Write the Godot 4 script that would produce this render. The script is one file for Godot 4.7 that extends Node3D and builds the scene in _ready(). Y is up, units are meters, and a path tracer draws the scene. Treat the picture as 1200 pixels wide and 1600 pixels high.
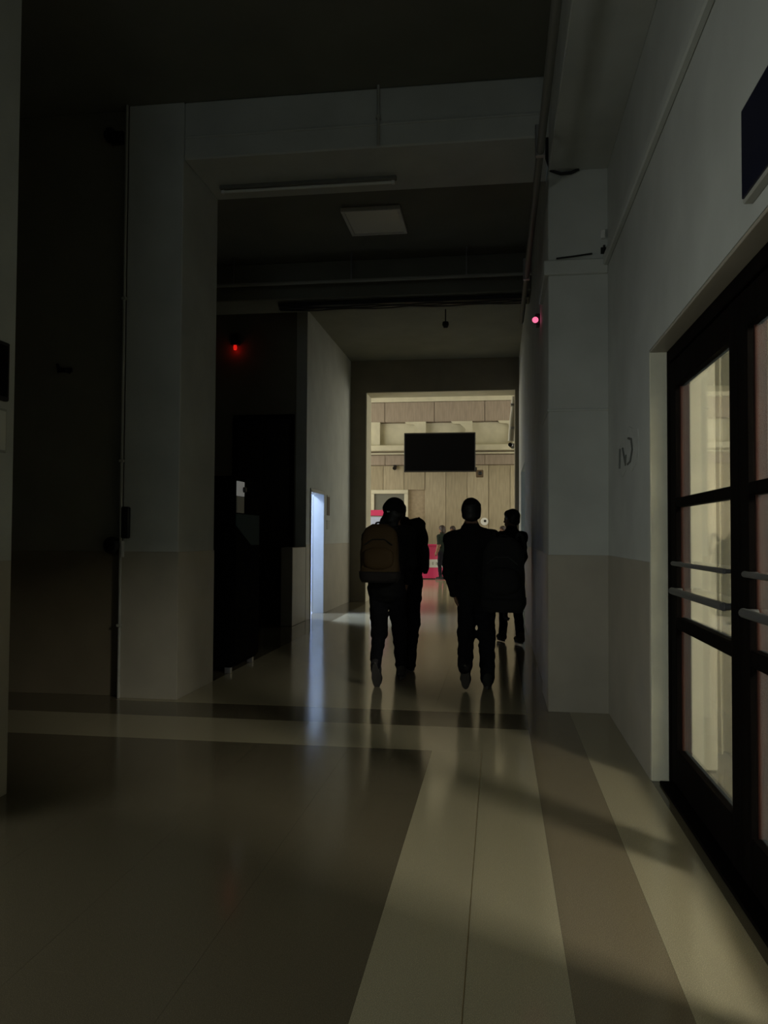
extends Node3D

var M := {}
var taken := {}
var rng := RandomNumberGenerator.new()

# ---------------------------------------------------------------- naming
func numbered(called: String) -> String:
	if not taken.has(called):
		taken[called] = 0
		return called
	taken[called] += 1
	return "%s_%03d" % [called, taken[called]]

func thing(called: String, label: String, category: String, at := Vector3.ZERO, turn := 0.0, group := "") -> Node3D:
	var o := Node3D.new()
	o.name = numbered(called)
	add_child(o)
	o.position = at
	o.rotation.y = turn
	o.set_meta("label", label)
	o.set_meta("category", category)
	if group != "":
		o.set_meta("group", group)
	return o

func struct(called: String, at := Vector3.ZERO) -> Node3D:
	var o := Node3D.new()
	o.name = numbered(called)
	add_child(o)
	o.position = at
	o.set_meta("kind", "structure")
	return o

func part(called: String, mesh: Mesh, mat: Material, parent: Node3D, at := Vector3.ZERO) -> MeshInstance3D:
	var o := MeshInstance3D.new()
	o.name = called
	o.mesh = mesh
	o.material_override = mat
	o.cast_shadow = GeometryInstance3D.SHADOW_CASTING_SETTING_ON
	parent.add_child(o, true)
	o.position = at
	return o

# ---------------------------------------------------------------- shapes
func mb() -> SurfaceTool:
	var st := SurfaceTool.new()
	st.begin(Mesh.PRIMITIVE_TRIANGLES)
	return st

func poly(st: SurfaceTool, pts: Array, n: Vector3) -> void:
	var a: Vector3 = pts[0]
	for k in range(1, pts.size() - 1):
		var b: Vector3 = pts[k]
		var c: Vector3 = pts[k + 1]
		st.set_smooth_group(-1)
		if (c - a).cross(b - a).dot(n) > 0.0:
			for p in [a, b, c]:
				st.set_normal(n)
				st.add_vertex(p)
		else:
			for p in [a, c, b]:
				st.set_normal(n)
				st.add_vertex(p)

# chamfered box
func add_box(st: SurfaceTool, lo: Vector3, hi: Vector3, bev := 0.004) -> void:
	var c := (lo + hi) * 0.5
	var h := (hi - lo) * 0.5
	var e: float = minf(bev, minf(h.x, minf(h.y, h.z)) * 0.45)
	for ax in 3:
		var u := (ax + 1) % 3
		var v := (ax + 2) % 3
		for s in [-1.0, 1.0]:
			var n := Vector3.ZERO
			n[ax] = s
			var q := []
			for t in [[-1, -1], [1, -1], [1, 1], [-1, 1]]:
				var p := Vector3.ZERO
				p[ax] = s * h[ax]
				p[u] = t[0] * (h[u] - e)
				p[v] = t[1] * (h[v] - e)
				q.append(c + p)
			poly(st, q, n)
	if e <= 0.0:
		return
	for ax in 3:
		var u := (ax + 1) % 3
		var v := (ax + 2) % 3
		for su in [-1.0, 1.0]:
			for sv in [-1.0, 1.0]:
				var q := []
				for t in [[-1.0, 0], [1.0, 0], [1.0, 1], [-1.0, 1]]:
					var p := Vector3.ZERO
					p[ax] = t[0] * (h[ax] - e)
					p[u] = su * (h[u] - (e if t[1] == 0 else 0.0))
					p[v] = sv * (h[v] - (0.0 if t[1] == 0 else e))
					q.append(c + p)
				var n := Vector3.ZERO
				n[u] = su
				n[v] = sv
				poly(st, q, n.normalized())
	for sx in [-1.0, 1.0]:
		for sy in [-1.0, 1.0]:
			for sz in [-1.0, 1.0]:
				var s := Vector3(sx, sy, sz)
				var q := []
				for k in 3:
					var p := s * (h - Vector3(e, e, e))
					p[k] = s[k] * h[k]
					q.append(c + p)
				poly(st, q, s.normalized())

func box_mesh(lo: Vector3, hi: Vector3, bev := 0.004) -> Mesh:
	var st := mb()
	add_box(st, lo, hi, bev)
	return st.commit()

func bx(called: String, lo: Vector3, hi: Vector3, mat: Material, parent: Node3D, bev := 0.004) -> MeshInstance3D:
	return part(called, box_mesh(lo, hi, bev), mat, parent)

func tri_s(st: SurfaceTool, p: Array, n: Array) -> void:
	var m: Vector3 = n[0] + n[1] + n[2]
	var o := [0, 1, 2] if (p[2] - p[0]).cross(p[1] - p[0]).dot(m) > 0.0 else [0, 2, 1]
	for k in o:
		st.set_normal(n[k])
		st.add_vertex(p[k])

# smooth tube along points
func add_tube(st: SurfaceTool, pts: Array, r: float, sides := 12, r_end := -1.0) -> void:
	var rings := []
	var nors := []
	var last := pts.size() - 1
	var up := Vector3.UP
	for k in pts.size():
		var t: Vector3 = (pts[mini(k + 1, last)] - pts[maxi(k - 1, 0)]).normalized()
		if absf(t.dot(up)) > 0.95:
			up = Vector3.RIGHT if absf(t.x) < 0.9 else Vector3.FORWARD
		var x := up.cross(t).normalized()
		var y := t.cross(x).normalized()
		up = y
		var rr: float = r if r_end < 0.0 else lerpf(r, r_end, float(k) / last)
		var ring := []
		var nr := []
		for s in sides:
			var a := TAU * s / sides
			var d := x * cos(a) + y * sin(a)
			ring.append(pts[k] + d * rr)
			nr.append(d)
		rings.append(ring)
		nors.append(nr)
	for k in last:
		for s in sides:
			var s2 := (s + 1) % sides
			tri_s(st, [rings[k][s], rings[k + 1][s], rings[k + 1][s2]], [nors[k][s], nors[k + 1][s], nors[k + 1][s2]])
			tri_s(st, [rings[k][s], rings[k + 1][s2], rings[k][s2]], [nors[k][s], nors[k + 1][s2], nors[k][s2]])
	poly(st, rings[0], (pts[0] - pts[1]).normalized())
	poly(st, rings[last], (pts[last] - pts[last - 1]).normalized())

func tube_mesh(pts: Array, r: float, sides := 12) -> Mesh:
	var st := mb()
	add_tube(st, pts, r, sides)
	return st.commit()

# lathe round the y axis, turned by basis b and moved to o; profile is [radius, height]
func add_lathe(st: SurfaceTool, prof: Array, o := Vector3.ZERO, b := Basis.IDENTITY, sides := 20) -> void:
	var nn := []
	for k in prof.size() - 1:
		var d: Vector2 = Vector2(prof[k + 1][0], prof[k + 1][1]) - Vector2(prof[k][0], prof[k][1])
		nn.append(Vector2(d.y, -d.x).normalized())
	for k in prof.size() - 1:
		for s in sides:
			var a0 := TAU * s / sides
			var a1 := TAU * (s + 1) / sides
			var p := []
			var n := []
			for q in [[k, a0], [k + 1, a0], [k + 1, a1], [k, a1]]:
				p.append(o + b * Vector3(prof[q[0]][0] * cos(q[1]), prof[q[0]][1], prof[q[0]][0] * sin(q[1])))
				n.append(b * Vector3(nn[k].x * cos(q[1]), nn[k].y, nn[k].x * sin(q[1])))
			tri_s(st, [p[0], p[1], p[2]], [n[0], n[1], n[2]])
			tri_s(st, [p[0], p[2], p[3]], [n[0], n[2], n[3]])

func lathe_mesh(prof: Array, o := Vector3.ZERO, b := Basis.IDENTITY, sides := 20) -> Mesh:
	var st := mb()
	add_lathe(st, prof, o, b, sides)
	return st.commit()

# extrude a convex or star-shaped outline (in the plane of axes u, v at o) by depth along w
func add_prism(st: SurfaceTool, outline: Array, o: Vector3, u: Vector3, v: Vector3, depth: float) -> void:
	var w := u.cross(v).normalized()
	var flat := PackedVector2Array()
	for p in outline:
		flat.append(p)
	var idx := Geometry2D.triangulate_polygon(flat)
	var at := func(p: Vector2, k: float) -> Vector3: return o + u * p.x + v * p.y + w * depth * k
	for k in range(0, idx.size(), 3):
		for side in [0.0, 1.0]:
			poly(st, [at.call(flat[idx[k]], side), at.call(flat[idx[k + 1]], side), at.call(flat[idx[k + 2]], side)], w * (side * 2.0 - 1.0) * signf(depth))
	var area := 0.0
	for k in flat.size():
		area += flat[k].cross(flat[(k + 1) % flat.size()])
	for k in flat.size():
		var a := flat[k]
		var b := flat[(k + 1) % flat.size()]
		var d := (b - a) * signf(area)
		var n := (u * d.y - v * d.x).normalized()
		poly(st, [at.call(a, 0.0), at.call(b, 0.0), at.call(b, 1.0), at.call(a, 1.0)], n)

func prism_mesh(outline: Array, o: Vector3, u: Vector3, v: Vector3, depth: float) -> Mesh:
	var st := mb()
	add_prism(st, outline, o, u, v, depth)
	return st.commit()

# soft bag: rings [y, cx, cz, rx, rz, power]
func loft_mesh(rings: Array, sides := 28, wob := 0.0, seed_ := 1) -> Mesh:
	var nz := FastNoiseLite.new()
	nz.seed = seed_
	nz.frequency = 7.0
	var v := PackedVector3Array()
	var ix := PackedInt32Array()
	for r in rings:
		for s in sides:
			var a := TAU * s / sides
			var e: float = 2.0 / r[5]
			var p := Vector3(r[1] + r[3] * signf(cos(a)) * pow(absf(cos(a)), e), r[0], r[2] + r[4] * signf(sin(a)) * pow(absf(sin(a)), e))
			var out := Vector3(cos(a), 0, sin(a))
			v.append(p + out * nz.get_noise_3dv(p) * wob)
	var nr := rings.size()
	for k in nr - 1:
		for s in sides:
			var s2 := (s + 1) % sides
			var q := [k * sides + s, (k + 1) * sides + s, (k + 1) * sides + s2, k * sides + s2]
			ix.append_array([q[0], q[2], q[1], q[0], q[3], q[2]])
	for e in [0, nr - 1]:
		var c := v.size()
		v.append(Vector3(rings[e][1], rings[e][0], rings[e][2]))
		for s in sides:
			var s2 := (s + 1) % sides
			if e == 0:
				ix.append_array([c, e * sides + s2, e * sides + s])
			else:
				ix.append_array([c, e * sides + s, e * sides + s2])
	return indexed(v, ix, PackedColorArray())

func indexed(v: PackedVector3Array, ix: PackedInt32Array, col: PackedColorArray) -> ArrayMesh:
	var n := PackedVector3Array()
	n.resize(v.size())
	for k in range(0, ix.size(), 3):
		var a := v[ix[k]]
		var f := (v[ix[k + 2]] - a).cross(v[ix[k + 1]] - a)
		n[ix[k]] += f
		n[ix[k + 1]] += f
		n[ix[k + 2]] += f
	for k in n.size():
		n[k] = n[k].normalized()
	var arr := []
	arr.resize(Mesh.ARRAY_MAX)
	arr[Mesh.ARRAY_VERTEX] = v
	arr[Mesh.ARRAY_NORMAL] = n
	arr[Mesh.ARRAY_INDEX] = ix
	if col.size() == v.size() and v.size() > 0:
		arr[Mesh.ARRAY_COLOR] = col
	var m := ArrayMesh.new()
	m.add_surface_from_arrays(Mesh.PRIMITIVE_TRIANGLES, arr)
	return m

# ---------------------------------------------------------------- bodies as smooth fields, meshed as surface nets
class BodyMesh:
	var v := PackedVector3Array()
	var ix := PackedInt32Array()
	var col := PackedColorArray()

# bone: [a, b, ra, rb, colour, scale]
func nets(bones: Array, cell: float, k: float, skin: BodyMesh, wrinkle := 0.0, seed_ := 3) -> void:
	var lo := Vector3(1e9, 1e9, 1e9)
	var hi := -lo
	for b in bones:
		var r: float = maxf(b[2], b[3])
		var e: Vector3 = b[5] * r + Vector3.ONE * cell * 3.0
		lo = lo.min(b[0] - e).min(b[1] - e)
		hi = hi.max(b[0] + e).max(b[1] + e)
	var nx := int(ceil((hi.x - lo.x) / cell)) + 1
	var ny := int(ceil((hi.y - lo.y) / cell)) + 1
	var nz := int(ceil((hi.z - lo.z) / cell)) + 1
	var f := PackedFloat32Array()
	f.resize(nx * ny * nz)
	f.fill(1.0)
	var who := PackedByteArray()
	who.resize(nx * ny * nz)
	var best := PackedFloat32Array()
	best.resize(nx * ny * nz)
	best.fill(1.0)
	var noise := FastNoiseLite.new()
	noise.seed = seed_
	noise.frequency = 9.0
	for bi in bones.size():
		var b: Array = bones[bi]
		var a: Vector3 = b[0]
		var s: Vector3 = b[5]
		var ms := minf(s.x, minf(s.y, s.z))
		var inv := Vector3.ONE / s
		var ba: Vector3 = (b[1] - a) * inv
		var bb := maxf(ba.dot(ba), 1e-9)
		var ra: float = b[2]
		var rb: float = b[3]
		var e: Vector3 = s * maxf(ra, rb) + Vector3.ONE * (k + cell * 3.0)
		var p0: Vector3 = ((a.min(b[1]) - e - lo) / cell).floor().clamp(Vector3.ZERO, Vector3(nx - 1, ny - 1, nz - 1))
		var p1: Vector3 = ((a.max(b[1]) + e - lo) / cell).ceil().clamp(Vector3.ZERO, Vector3(nx - 1, ny - 1, nz - 1))
		for z in range(int(p0.z), int(p1.z) + 1):
			for y in range(int(p0.y), int(p1.y) + 1):
				var row := (z * ny + y) * nx
				for x in range(int(p0.x), int(p1.x) + 1):
					var q := (lo + Vector3(x, y, z) * cell - a) * inv
					var h := clampf(q.dot(ba) / bb, 0.0, 1.0)
					var d := ((q - ba * h).length() - ra - (rb - ra) * h) * ms
					var at := row + x
					var o := f[at]
					if d < best[at]:
						best[at] = d
						who[at] = bi
					var g := k - absf(o - d)
					f[at] = minf(o, d) - (g * g * 0.25 / k if g > 0.0 else 0.0)
	if wrinkle > 0.0:
		for z in nz:
			for y in ny:
				for x in nx:
					var at := (z * ny + y) * nx + x
					if absf(f[at]) < cell * 3.0:
						var p := lo + Vector3(x, y, z) * cell
						f[at] += noise.get_noise_3d(p.x, p.y * 1.6, p.z) * wrinkle
	var vert := PackedInt32Array()
	vert.resize(nx * ny * nz)
	vert.fill(-1)
	var off := [0, 1, nx, nx + 1, nx * ny, nx * ny + 1, nx * ny + nx, nx * ny + nx + 1]
	var lim := cell * 2.6
	var edges := [[0, 1], [2, 3], [4, 5], [6, 7], [0, 2], [1, 3], [4, 6], [5, 7], [0, 4], [1, 5], [2, 6], [3, 7]]
	for z in nz - 1:
		for y in ny - 1:
			var row := (z * ny + y) * nx
			for x in nx - 1:
				var at := row + x
				if absf(f[at]) > lim:
					continue
				var m := 0
				for c in 8:
					if f[at + off[c]] < 0.0:
						m |= 1 << c
				if m == 0 or m == 255:
					continue
				var sum := Vector3.ZERO
				var cnt := 0
				for eg in edges:
					var c0: int = eg[0]
					var c1: int = eg[1]
					if ((m >> c0) & 1) != ((m >> c1) & 1):
						var f0 := f[at + off[c0]]
						var t := f0 / (f0 - f[at + off[c1]])
						var q0 := Vector3(c0 & 1, (c0 >> 1) & 1, c0 >> 2)
						var q1 := Vector3(c1 & 1, (c1 >> 1) & 1, c1 >> 2)
						sum += q0.lerp(q1, t)
						cnt += 1
				vert[at] = skin.v.size()
				skin.v.append(lo + (Vector3(x, y, z) + sum / cnt) * cell)
				skin.col.append(bones[who[at]][4])
	for z in range(1, nz - 1):
		for y in range(1, ny - 1):
			var row := (z * ny + y) * nx
			for x in range(1, nx - 1):
				var at := row + x
				var f0 := f[at]
				if absf(f0) > lim:
					continue
				for ax in 3:
					var st: int = [1, nx, nx * ny][ax]
					var f1 := f[at + st]
					if (f0 < 0.0) == (f1 < 0.0):
						continue
					var su: int = [nx, nx * ny, 1][ax]
					var sv: int = [nx * ny, 1, nx][ax]
					var a := vert[at]
					var b := vert[at - su]
					var c := vert[at - su - sv]
					var d := vert[at - sv]
					if a < 0 or b < 0 or c < 0 or d < 0:
						continue
					if f0 < 0.0:
						skin.ix.append_array([a, c, b, a, d, c])
					else:
						skin.ix.append_array([a, b, c, a, c, d])

func put(into: BodyMesh, from: BodyMesh, x: Transform3D, colour = null) -> void:
	var base := into.v.size()
	for k in from.v.size():
		into.v.append(x * from.v[k])
		into.col.append(from.col[k] if colour == null else colour)
	var flip := x.basis.determinant() < 0.0
	for k in range(0, from.ix.size(), 3):
		into.ix.append(base + from.ix[k])
		into.ix.append(base + from.ix[k + (2 if flip else 1)])
		into.ix.append(base + from.ix[k + (1 if flip else 2)])

func skin_mesh(s: BodyMesh) -> ArrayMesh:
	return indexed(s.v, s.ix, s.col)

func bone(a: Vector3, b: Vector3, ra: float, rb: float, c: Color, s := Vector3.ONE) -> Array:
	return [a, b, ra, rb, c, s]

func blob(a: Vector3, r: Vector3, c: Color) -> Array:
	var m := maxf(r.x, maxf(r.y, r.z))
	return [a, a, m, m, c, r / m]

const SKIN := Color(0.42, 0.25, 0.17)
var head_skin: BodyMesh
var hand_skin: BodyMesh
var shoe_skin: BodyMesh
var hair_skin: BodyMesh

func make_shared_body_pieces() -> void:
	var c := SKIN
	head_skin = BodyMesh.new()
	nets([
		blob(Vector3(0, 0.03, 0.012), Vector3(0.074, 0.092, 0.094), c),
		blob(Vector3(0, -0.04, -0.028), Vector3(0.060, 0.078, 0.064), c),
		blob(Vector3(0, -0.1, -0.058), Vector3(0.030, 0.022, 0.026), c),
		bone(Vector3(-0.03, 0.016, -0.078), Vector3(0.03, 0.016, -0.078), 0.013, 0.013, c),
		bone(Vector3(0, 0.008, -0.088), Vector3(0, -0.032, -0.108), 0.009, 0.015, c),
		blob(Vector3(-0.014, -0.036, -0.096), Vector3(0.010, 0.009, 0.012), c),
		blob(Vector3(0.014, -0.036, -0.096), Vector3(0.010, 0.009, 0.012), c),
		bone(Vector3(-0.018, -0.066, -0.086), Vector3(0.018, -0.066, -0.086), 0.008, 0.008, Color(0.36, 0.15, 0.12)),
		bone(Vector3(-0.014, -0.076, -0.084), Vector3(0.014, -0.076, -0.084), 0.008, 0.008, Color(0.36, 0.15, 0.12)),
		blob(Vector3(-0.077, -0.012, 0.012), Vector3(0.010, 0.032, 0.020), c),
		blob(Vector3(0.077, -0.012, 0.012), Vector3(0.010, 0.032, 0.020), c),
		blob(Vector3(-0.031, -0.002, -0.078), Vector3(0.013, 0.009, 0.010), Color(0.03, 0.02, 0.02)),
		blob(Vector3(0.031, -0.002, -0.078), Vector3(0.013, 0.009, 0.010), Color(0.03, 0.02, 0.02)),
	], 0.0055, 0.014, head_skin)
	# a relaxed hand hanging down from the wrist at the origin; thumb towards -z, palm towards +x
	hand_skin = BodyMesh.new()
	var hb := [
		bone(Vector3(0, 0.03, 0), Vector3(0, -0.01, 0), 0.024, 0.024, c, Vector3(0.8, 1, 1)),
		bone(Vector3(0, -0.02, -0.012), Vector3(0.003, -0.088, -0.022), 0.019, 0.017, c, Vector3(0.75, 1, 1)),
		bone(Vector3(0, -0.02, 0.010), Vector3(0.003, -0.082, 0.024), 0.019, 0.016, c, Vector3(0.75, 1, 1)),
		bone(Vector3(0, -0.03, 0.0), Vector3(0.003, -0.088, 0.002), 0.018, 0.016, c, Vector3(0.75, 1, 1)),
	]
	var fing := [[-0.031, -0.09, 0.068], [-0.010, -0.095, 0.076], [0.011, -0.092, 0.071], [0.031, -0.084, 0.055]]
	for g in fing:
		var p0 := Vector3(0.003, g[1] + 0.012, g[0])
		var p1 := p0 + Vector3(0.006, -g[2] * 0.5, g[0] * 0.08)
		var p2 := p1 + Vector3(0.014, -g[2] * 0.33, 0)
		var p3 := p2 + Vector3(0.014, -g[2] * 0.2, 0)
		hb.append(bone(p0, p1, 0.0092, 0.0085, c))
		hb.append(bone(p1, p2, 0.0085, 0.0078, c))
		hb.append(bone(p2, p3, 0.0078, 0.0066, c))
	hb.append(bone(Vector3(0.004, -0.02, -0.018), Vector3(0.012, -0.052, -0.045), 0.014, 0.011, c))
	hb.append(bone(Vector3(0.012, -0.052, -0.045), Vector3(0.018, -0.078, -0.053), 0.0105, 0.009, c))
	hb.append(bone(Vector3(0.018, -0.078, -0.053), Vector3(0.022, -0.1, -0.054), 0.009, 0.007, c))
	nets(hb, 0.0035, 0.006, hand_skin)
	# a shoe, toe towards -z, ankle above the origin, sole at y = 0.02
	shoe_skin = BodyMesh.new()
	var d := Color(1, 1, 1)
	nets([
		bone(Vector3(0, 0.055, 0.05), Vector3(0, 0.05, -0.02), 0.040, 0.044, d),
		bone(Vector3(0, 0.05, -0.02), Vector3(0, 0.048, -0.13), 0.044, 0.042, d, Vector3(1.05, 0.85, 1)),
		bone(Vector3(0, 0.044, -0.13), Vector3(0.004, 0.04, -0.175), 0.044, 0.034, d, Vector3(1.05, 0.75, 1)),
		bone(Vector3(0, 0.06, 0.04), Vector3(0, 0.115, 0.032), 0.040, 0.042, d),
		bone(Vector3(0, 0.07, -0.01), Vector3(0, 0.06, -0.08), 0.036, 0.03, d),
	], 0.007, 0.02, shoe_skin, 0.0015)
	hair_skin = BodyMesh.new()
	var hc := Color(1, 1, 1)
	nets([
		blob(Vector3(0, 0.046, 0.016), Vector3(0.088, 0.092, 0.102), hc),
		blob(Vector3(0, 0.065, -0.045), Vector3(0.07, 0.05, 0.05), hc),
		blob(Vector3(0, -0.02, 0.058), Vector3(0.074, 0.07, 0.052), hc),
		blob(Vector3(-0.07, 0.0, 0.03), Vector3(0.018, 0.05, 0.04), hc),
		blob(Vector3(0.07, 0.0, 0.03), Vector3(0.018, 0.05, 0.04), hc),
	], 0.0065, 0.02, hair_skin, 0.006, 8)

# p: joints by name, in metres from the ground point below the person; the person faces -z
func person(called: String, label: String, at: Vector3, turn: float, p: Dictionary) -> Node3D:
	var t := thing(called, label, "person", at, turn, "")
	var top: Color = p.get("top", Color(0.012, 0.012, 0.014))
	var leg: Color = p.get("leg", Color(0.012, 0.013, 0.018))
	var cell: float = p.get("cell", 0.014)
	var fat: float = p.get("fat", 1.0)
	var s := BodyMesh.new()
	var flat := Vector3(1.0, 1.0, 0.72)
	var neck: Vector3 = p.neck
	var pel: Vector3 = p.pelvis
	var chest: Vector3 = p.chest
	var head: Vector3 = p.head
	var b := [
		bone(pel, chest, 0.165 * fat, 0.175 * fat, top, flat),
		bone(chest, neck + Vector3(0, -0.07, 0), 0.175 * fat, 0.10 * fat, top, flat),
		bone(pel + Vector3(0, -0.04, 0), pel + Vector3(0, 0.06, 0), 0.165 * fat, 0.165 * fat, p.get("hem", top), Vector3(1, 1, 0.78)),
		bone(neck + Vector3(0, -0.06, 0), head + Vector3(0, -0.05, 0.02), 0.062, 0.055, p.get("neckc", SKIN)),
		bone(neck + Vector3(0, -0.05, 0.01), neck + Vector3(0, 0.0, 0.005), 0.085, 0.070, top),
	]
	for sd in ["l", "r"]:
		var sh: Vector3 = p["sh" + sd]
		var el: Vector3 = p["el" + sd]
		var wr: Vector3 = p["wr" + sd]
		b.append(bone(neck + Vector3(0, -0.07, 0), sh, 0.075, 0.078, top))
		b.append(bone(sh, el, 0.076 * fat, 0.060 * fat, top))
		b.append(bone(el, wr, 0.060 * fat, 0.042 * fat, p.get("arm", top)))
		var hp: Vector3 = p["hip" + sd]
		var kn: Vector3 = p["kn" + sd]
		var an: Vector3 = p["an" + sd]
		b.append(bone(hp, kn, 0.100 * fat, 0.076 * fat, leg))
		b.append(bone(kn, an, 0.074 * fat, p.get("cuff", 0.062) * fat, leg))
	nets(b, cell, 0.035, s, p.get("wrinkle", 0.016), p.get("seed", 3))
	var hb := Basis.from_euler(Vector3(p.get("nod", 0.0), p.get("look", 0.0), p.get("lean", 0.0)))
	put(s, head_skin, Transform3D(hb, head))
	for sd in ["l", "r"]:
		var wr: Vector3 = p["wr" + sd]
		var dir: Vector3 = (wr - p["el" + sd]).normalized()
		var y := -dir
		var z := (Vector3(0, 0, 1) - y * y.z).normalized() if absf(y.z) < 0.9 else (Vector3(0, 1, 0) - y * y.y).normalized()
		var x := y.cross(z)
		var hx := Basis(x, y, z)
		if sd == "r":
			hx = Basis(-x, y, z)
		put(s, hand_skin, Transform3D(hx, wr), p.get("hand", SKIN))
	part("body", skin_mesh(s), M.cloth, t)
	var hs := BodyMesh.new()
	put(hs, hair_skin, Transform3D(hb, head), p.get("hairc", Color(0.006, 0.005, 0.004)))
	if p.has("long_hair"):
		var hc: Color = p.get("hairc", Color(0.006, 0.005, 0.004))
		nets([
			bone(head + Vector3(0, -0.02, 0.06), head + p.long_hair, 0.075, 0.045, hc, Vector3(1.1, 1, 0.75)),
			bone(head + Vector3(-0.05, 0.0, 0.03), head + p.long_hair + Vector3(-0.05, 0.06, 0), 0.045, 0.03, hc),
		], 0.012, 0.03, hs, 0.012, 5)
	part("hair", skin_mesh(hs), M.hair, t)
	for sd in ["l", "r"]:
		var an: Vector3 = p["an" + sd]
		var pitch: float = p.get("pitch" + sd, 0.0)
		var ss := BodyMesh.new()
		var xf := Transform3D(Basis.from_euler(Vector3(pitch, p.get("toe" + sd, 0.0), 0)), an + Vector3(0, -0.085, 0) if pitch == 0.0 else an + p["drop" + sd])
		put(ss, shoe_skin, xf, p.get("shoe", Color(0.05, 0.05, 0.05)))
		var sm := part("shoe", skin_mesh(ss), M.cloth, t)
		var st := mb()
		var ol := []
		for k in 22:
			var a := TAU * k / 22.0
			var zz := -0.065 + 0.155 * cos(a)
			ol.append(Vector2((0.036 + 0.010 * clampf(-zz * 5.0, -0.3, 1.0)) * sin(a), zz))
		add_prism(st, ol, xf * Vector3(0, 0.028, 0), xf.basis.x, xf.basis.z, 0.026)
		part("sole", st.commit(), p.get("solem", M.rubber), sm)
	return t

# ---------------------------------------------------------------- materials
func noise_tex(size: int, freq: float, lo: float, hi: float, seed_: int, oct := 4, kind := FastNoiseLite.TYPE_SIMPLEX_SMOOTH) -> ImageTexture:
	var n := FastNoiseLite.new()
	n.seed = seed_
	n.noise_type = kind
	n.frequency = freq
	n.fractal_octaves = oct
	var im := n.get_seamless_image(size, size)
	im.convert(Image.FORMAT_RGB8)
	var data := im.get_data()
	for k in data.size():
		data[k] = int(clampf(lerpf(lo, hi, data[k] / 255.0), 0.0, 1.0) * 255.0)
	im = Image.create_from_data(size, size, false, Image.FORMAT_RGB8, data)
	return ImageTexture.create_from_image(im)

func mat(c: Color, rough := 0.8, tex: Texture2D = null, scale := 1.0, spec := 0.5) -> StandardMaterial3D:
	var m := StandardMaterial3D.new()
	m.albedo_color = c
	m.roughness = rough
	m.metallic_specular = spec
	if tex:
		m.albedo_texture = tex
		m.uv1_triplanar = true
		m.uv1_world_triplanar = true
		m.uv1_scale = Vector3.ONE * scale
	return m

func relief(m: StandardMaterial3D, tex: Texture2D, cm: float) -> StandardMaterial3D:
	m.heightmap_enabled = true
	m.heightmap_texture = tex
	m.heightmap_scale = cm
	return m

func glow(c: Color, e: float) -> StandardMaterial3D:
	var m := StandardMaterial3D.new()
	m.albedo_color = Color(0.8, 0.8, 0.8)
	m.roughness = 0.5
	m.emission_enabled = true
	m.emission = c
	m.emission_energy_multiplier = e
	return m

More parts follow.
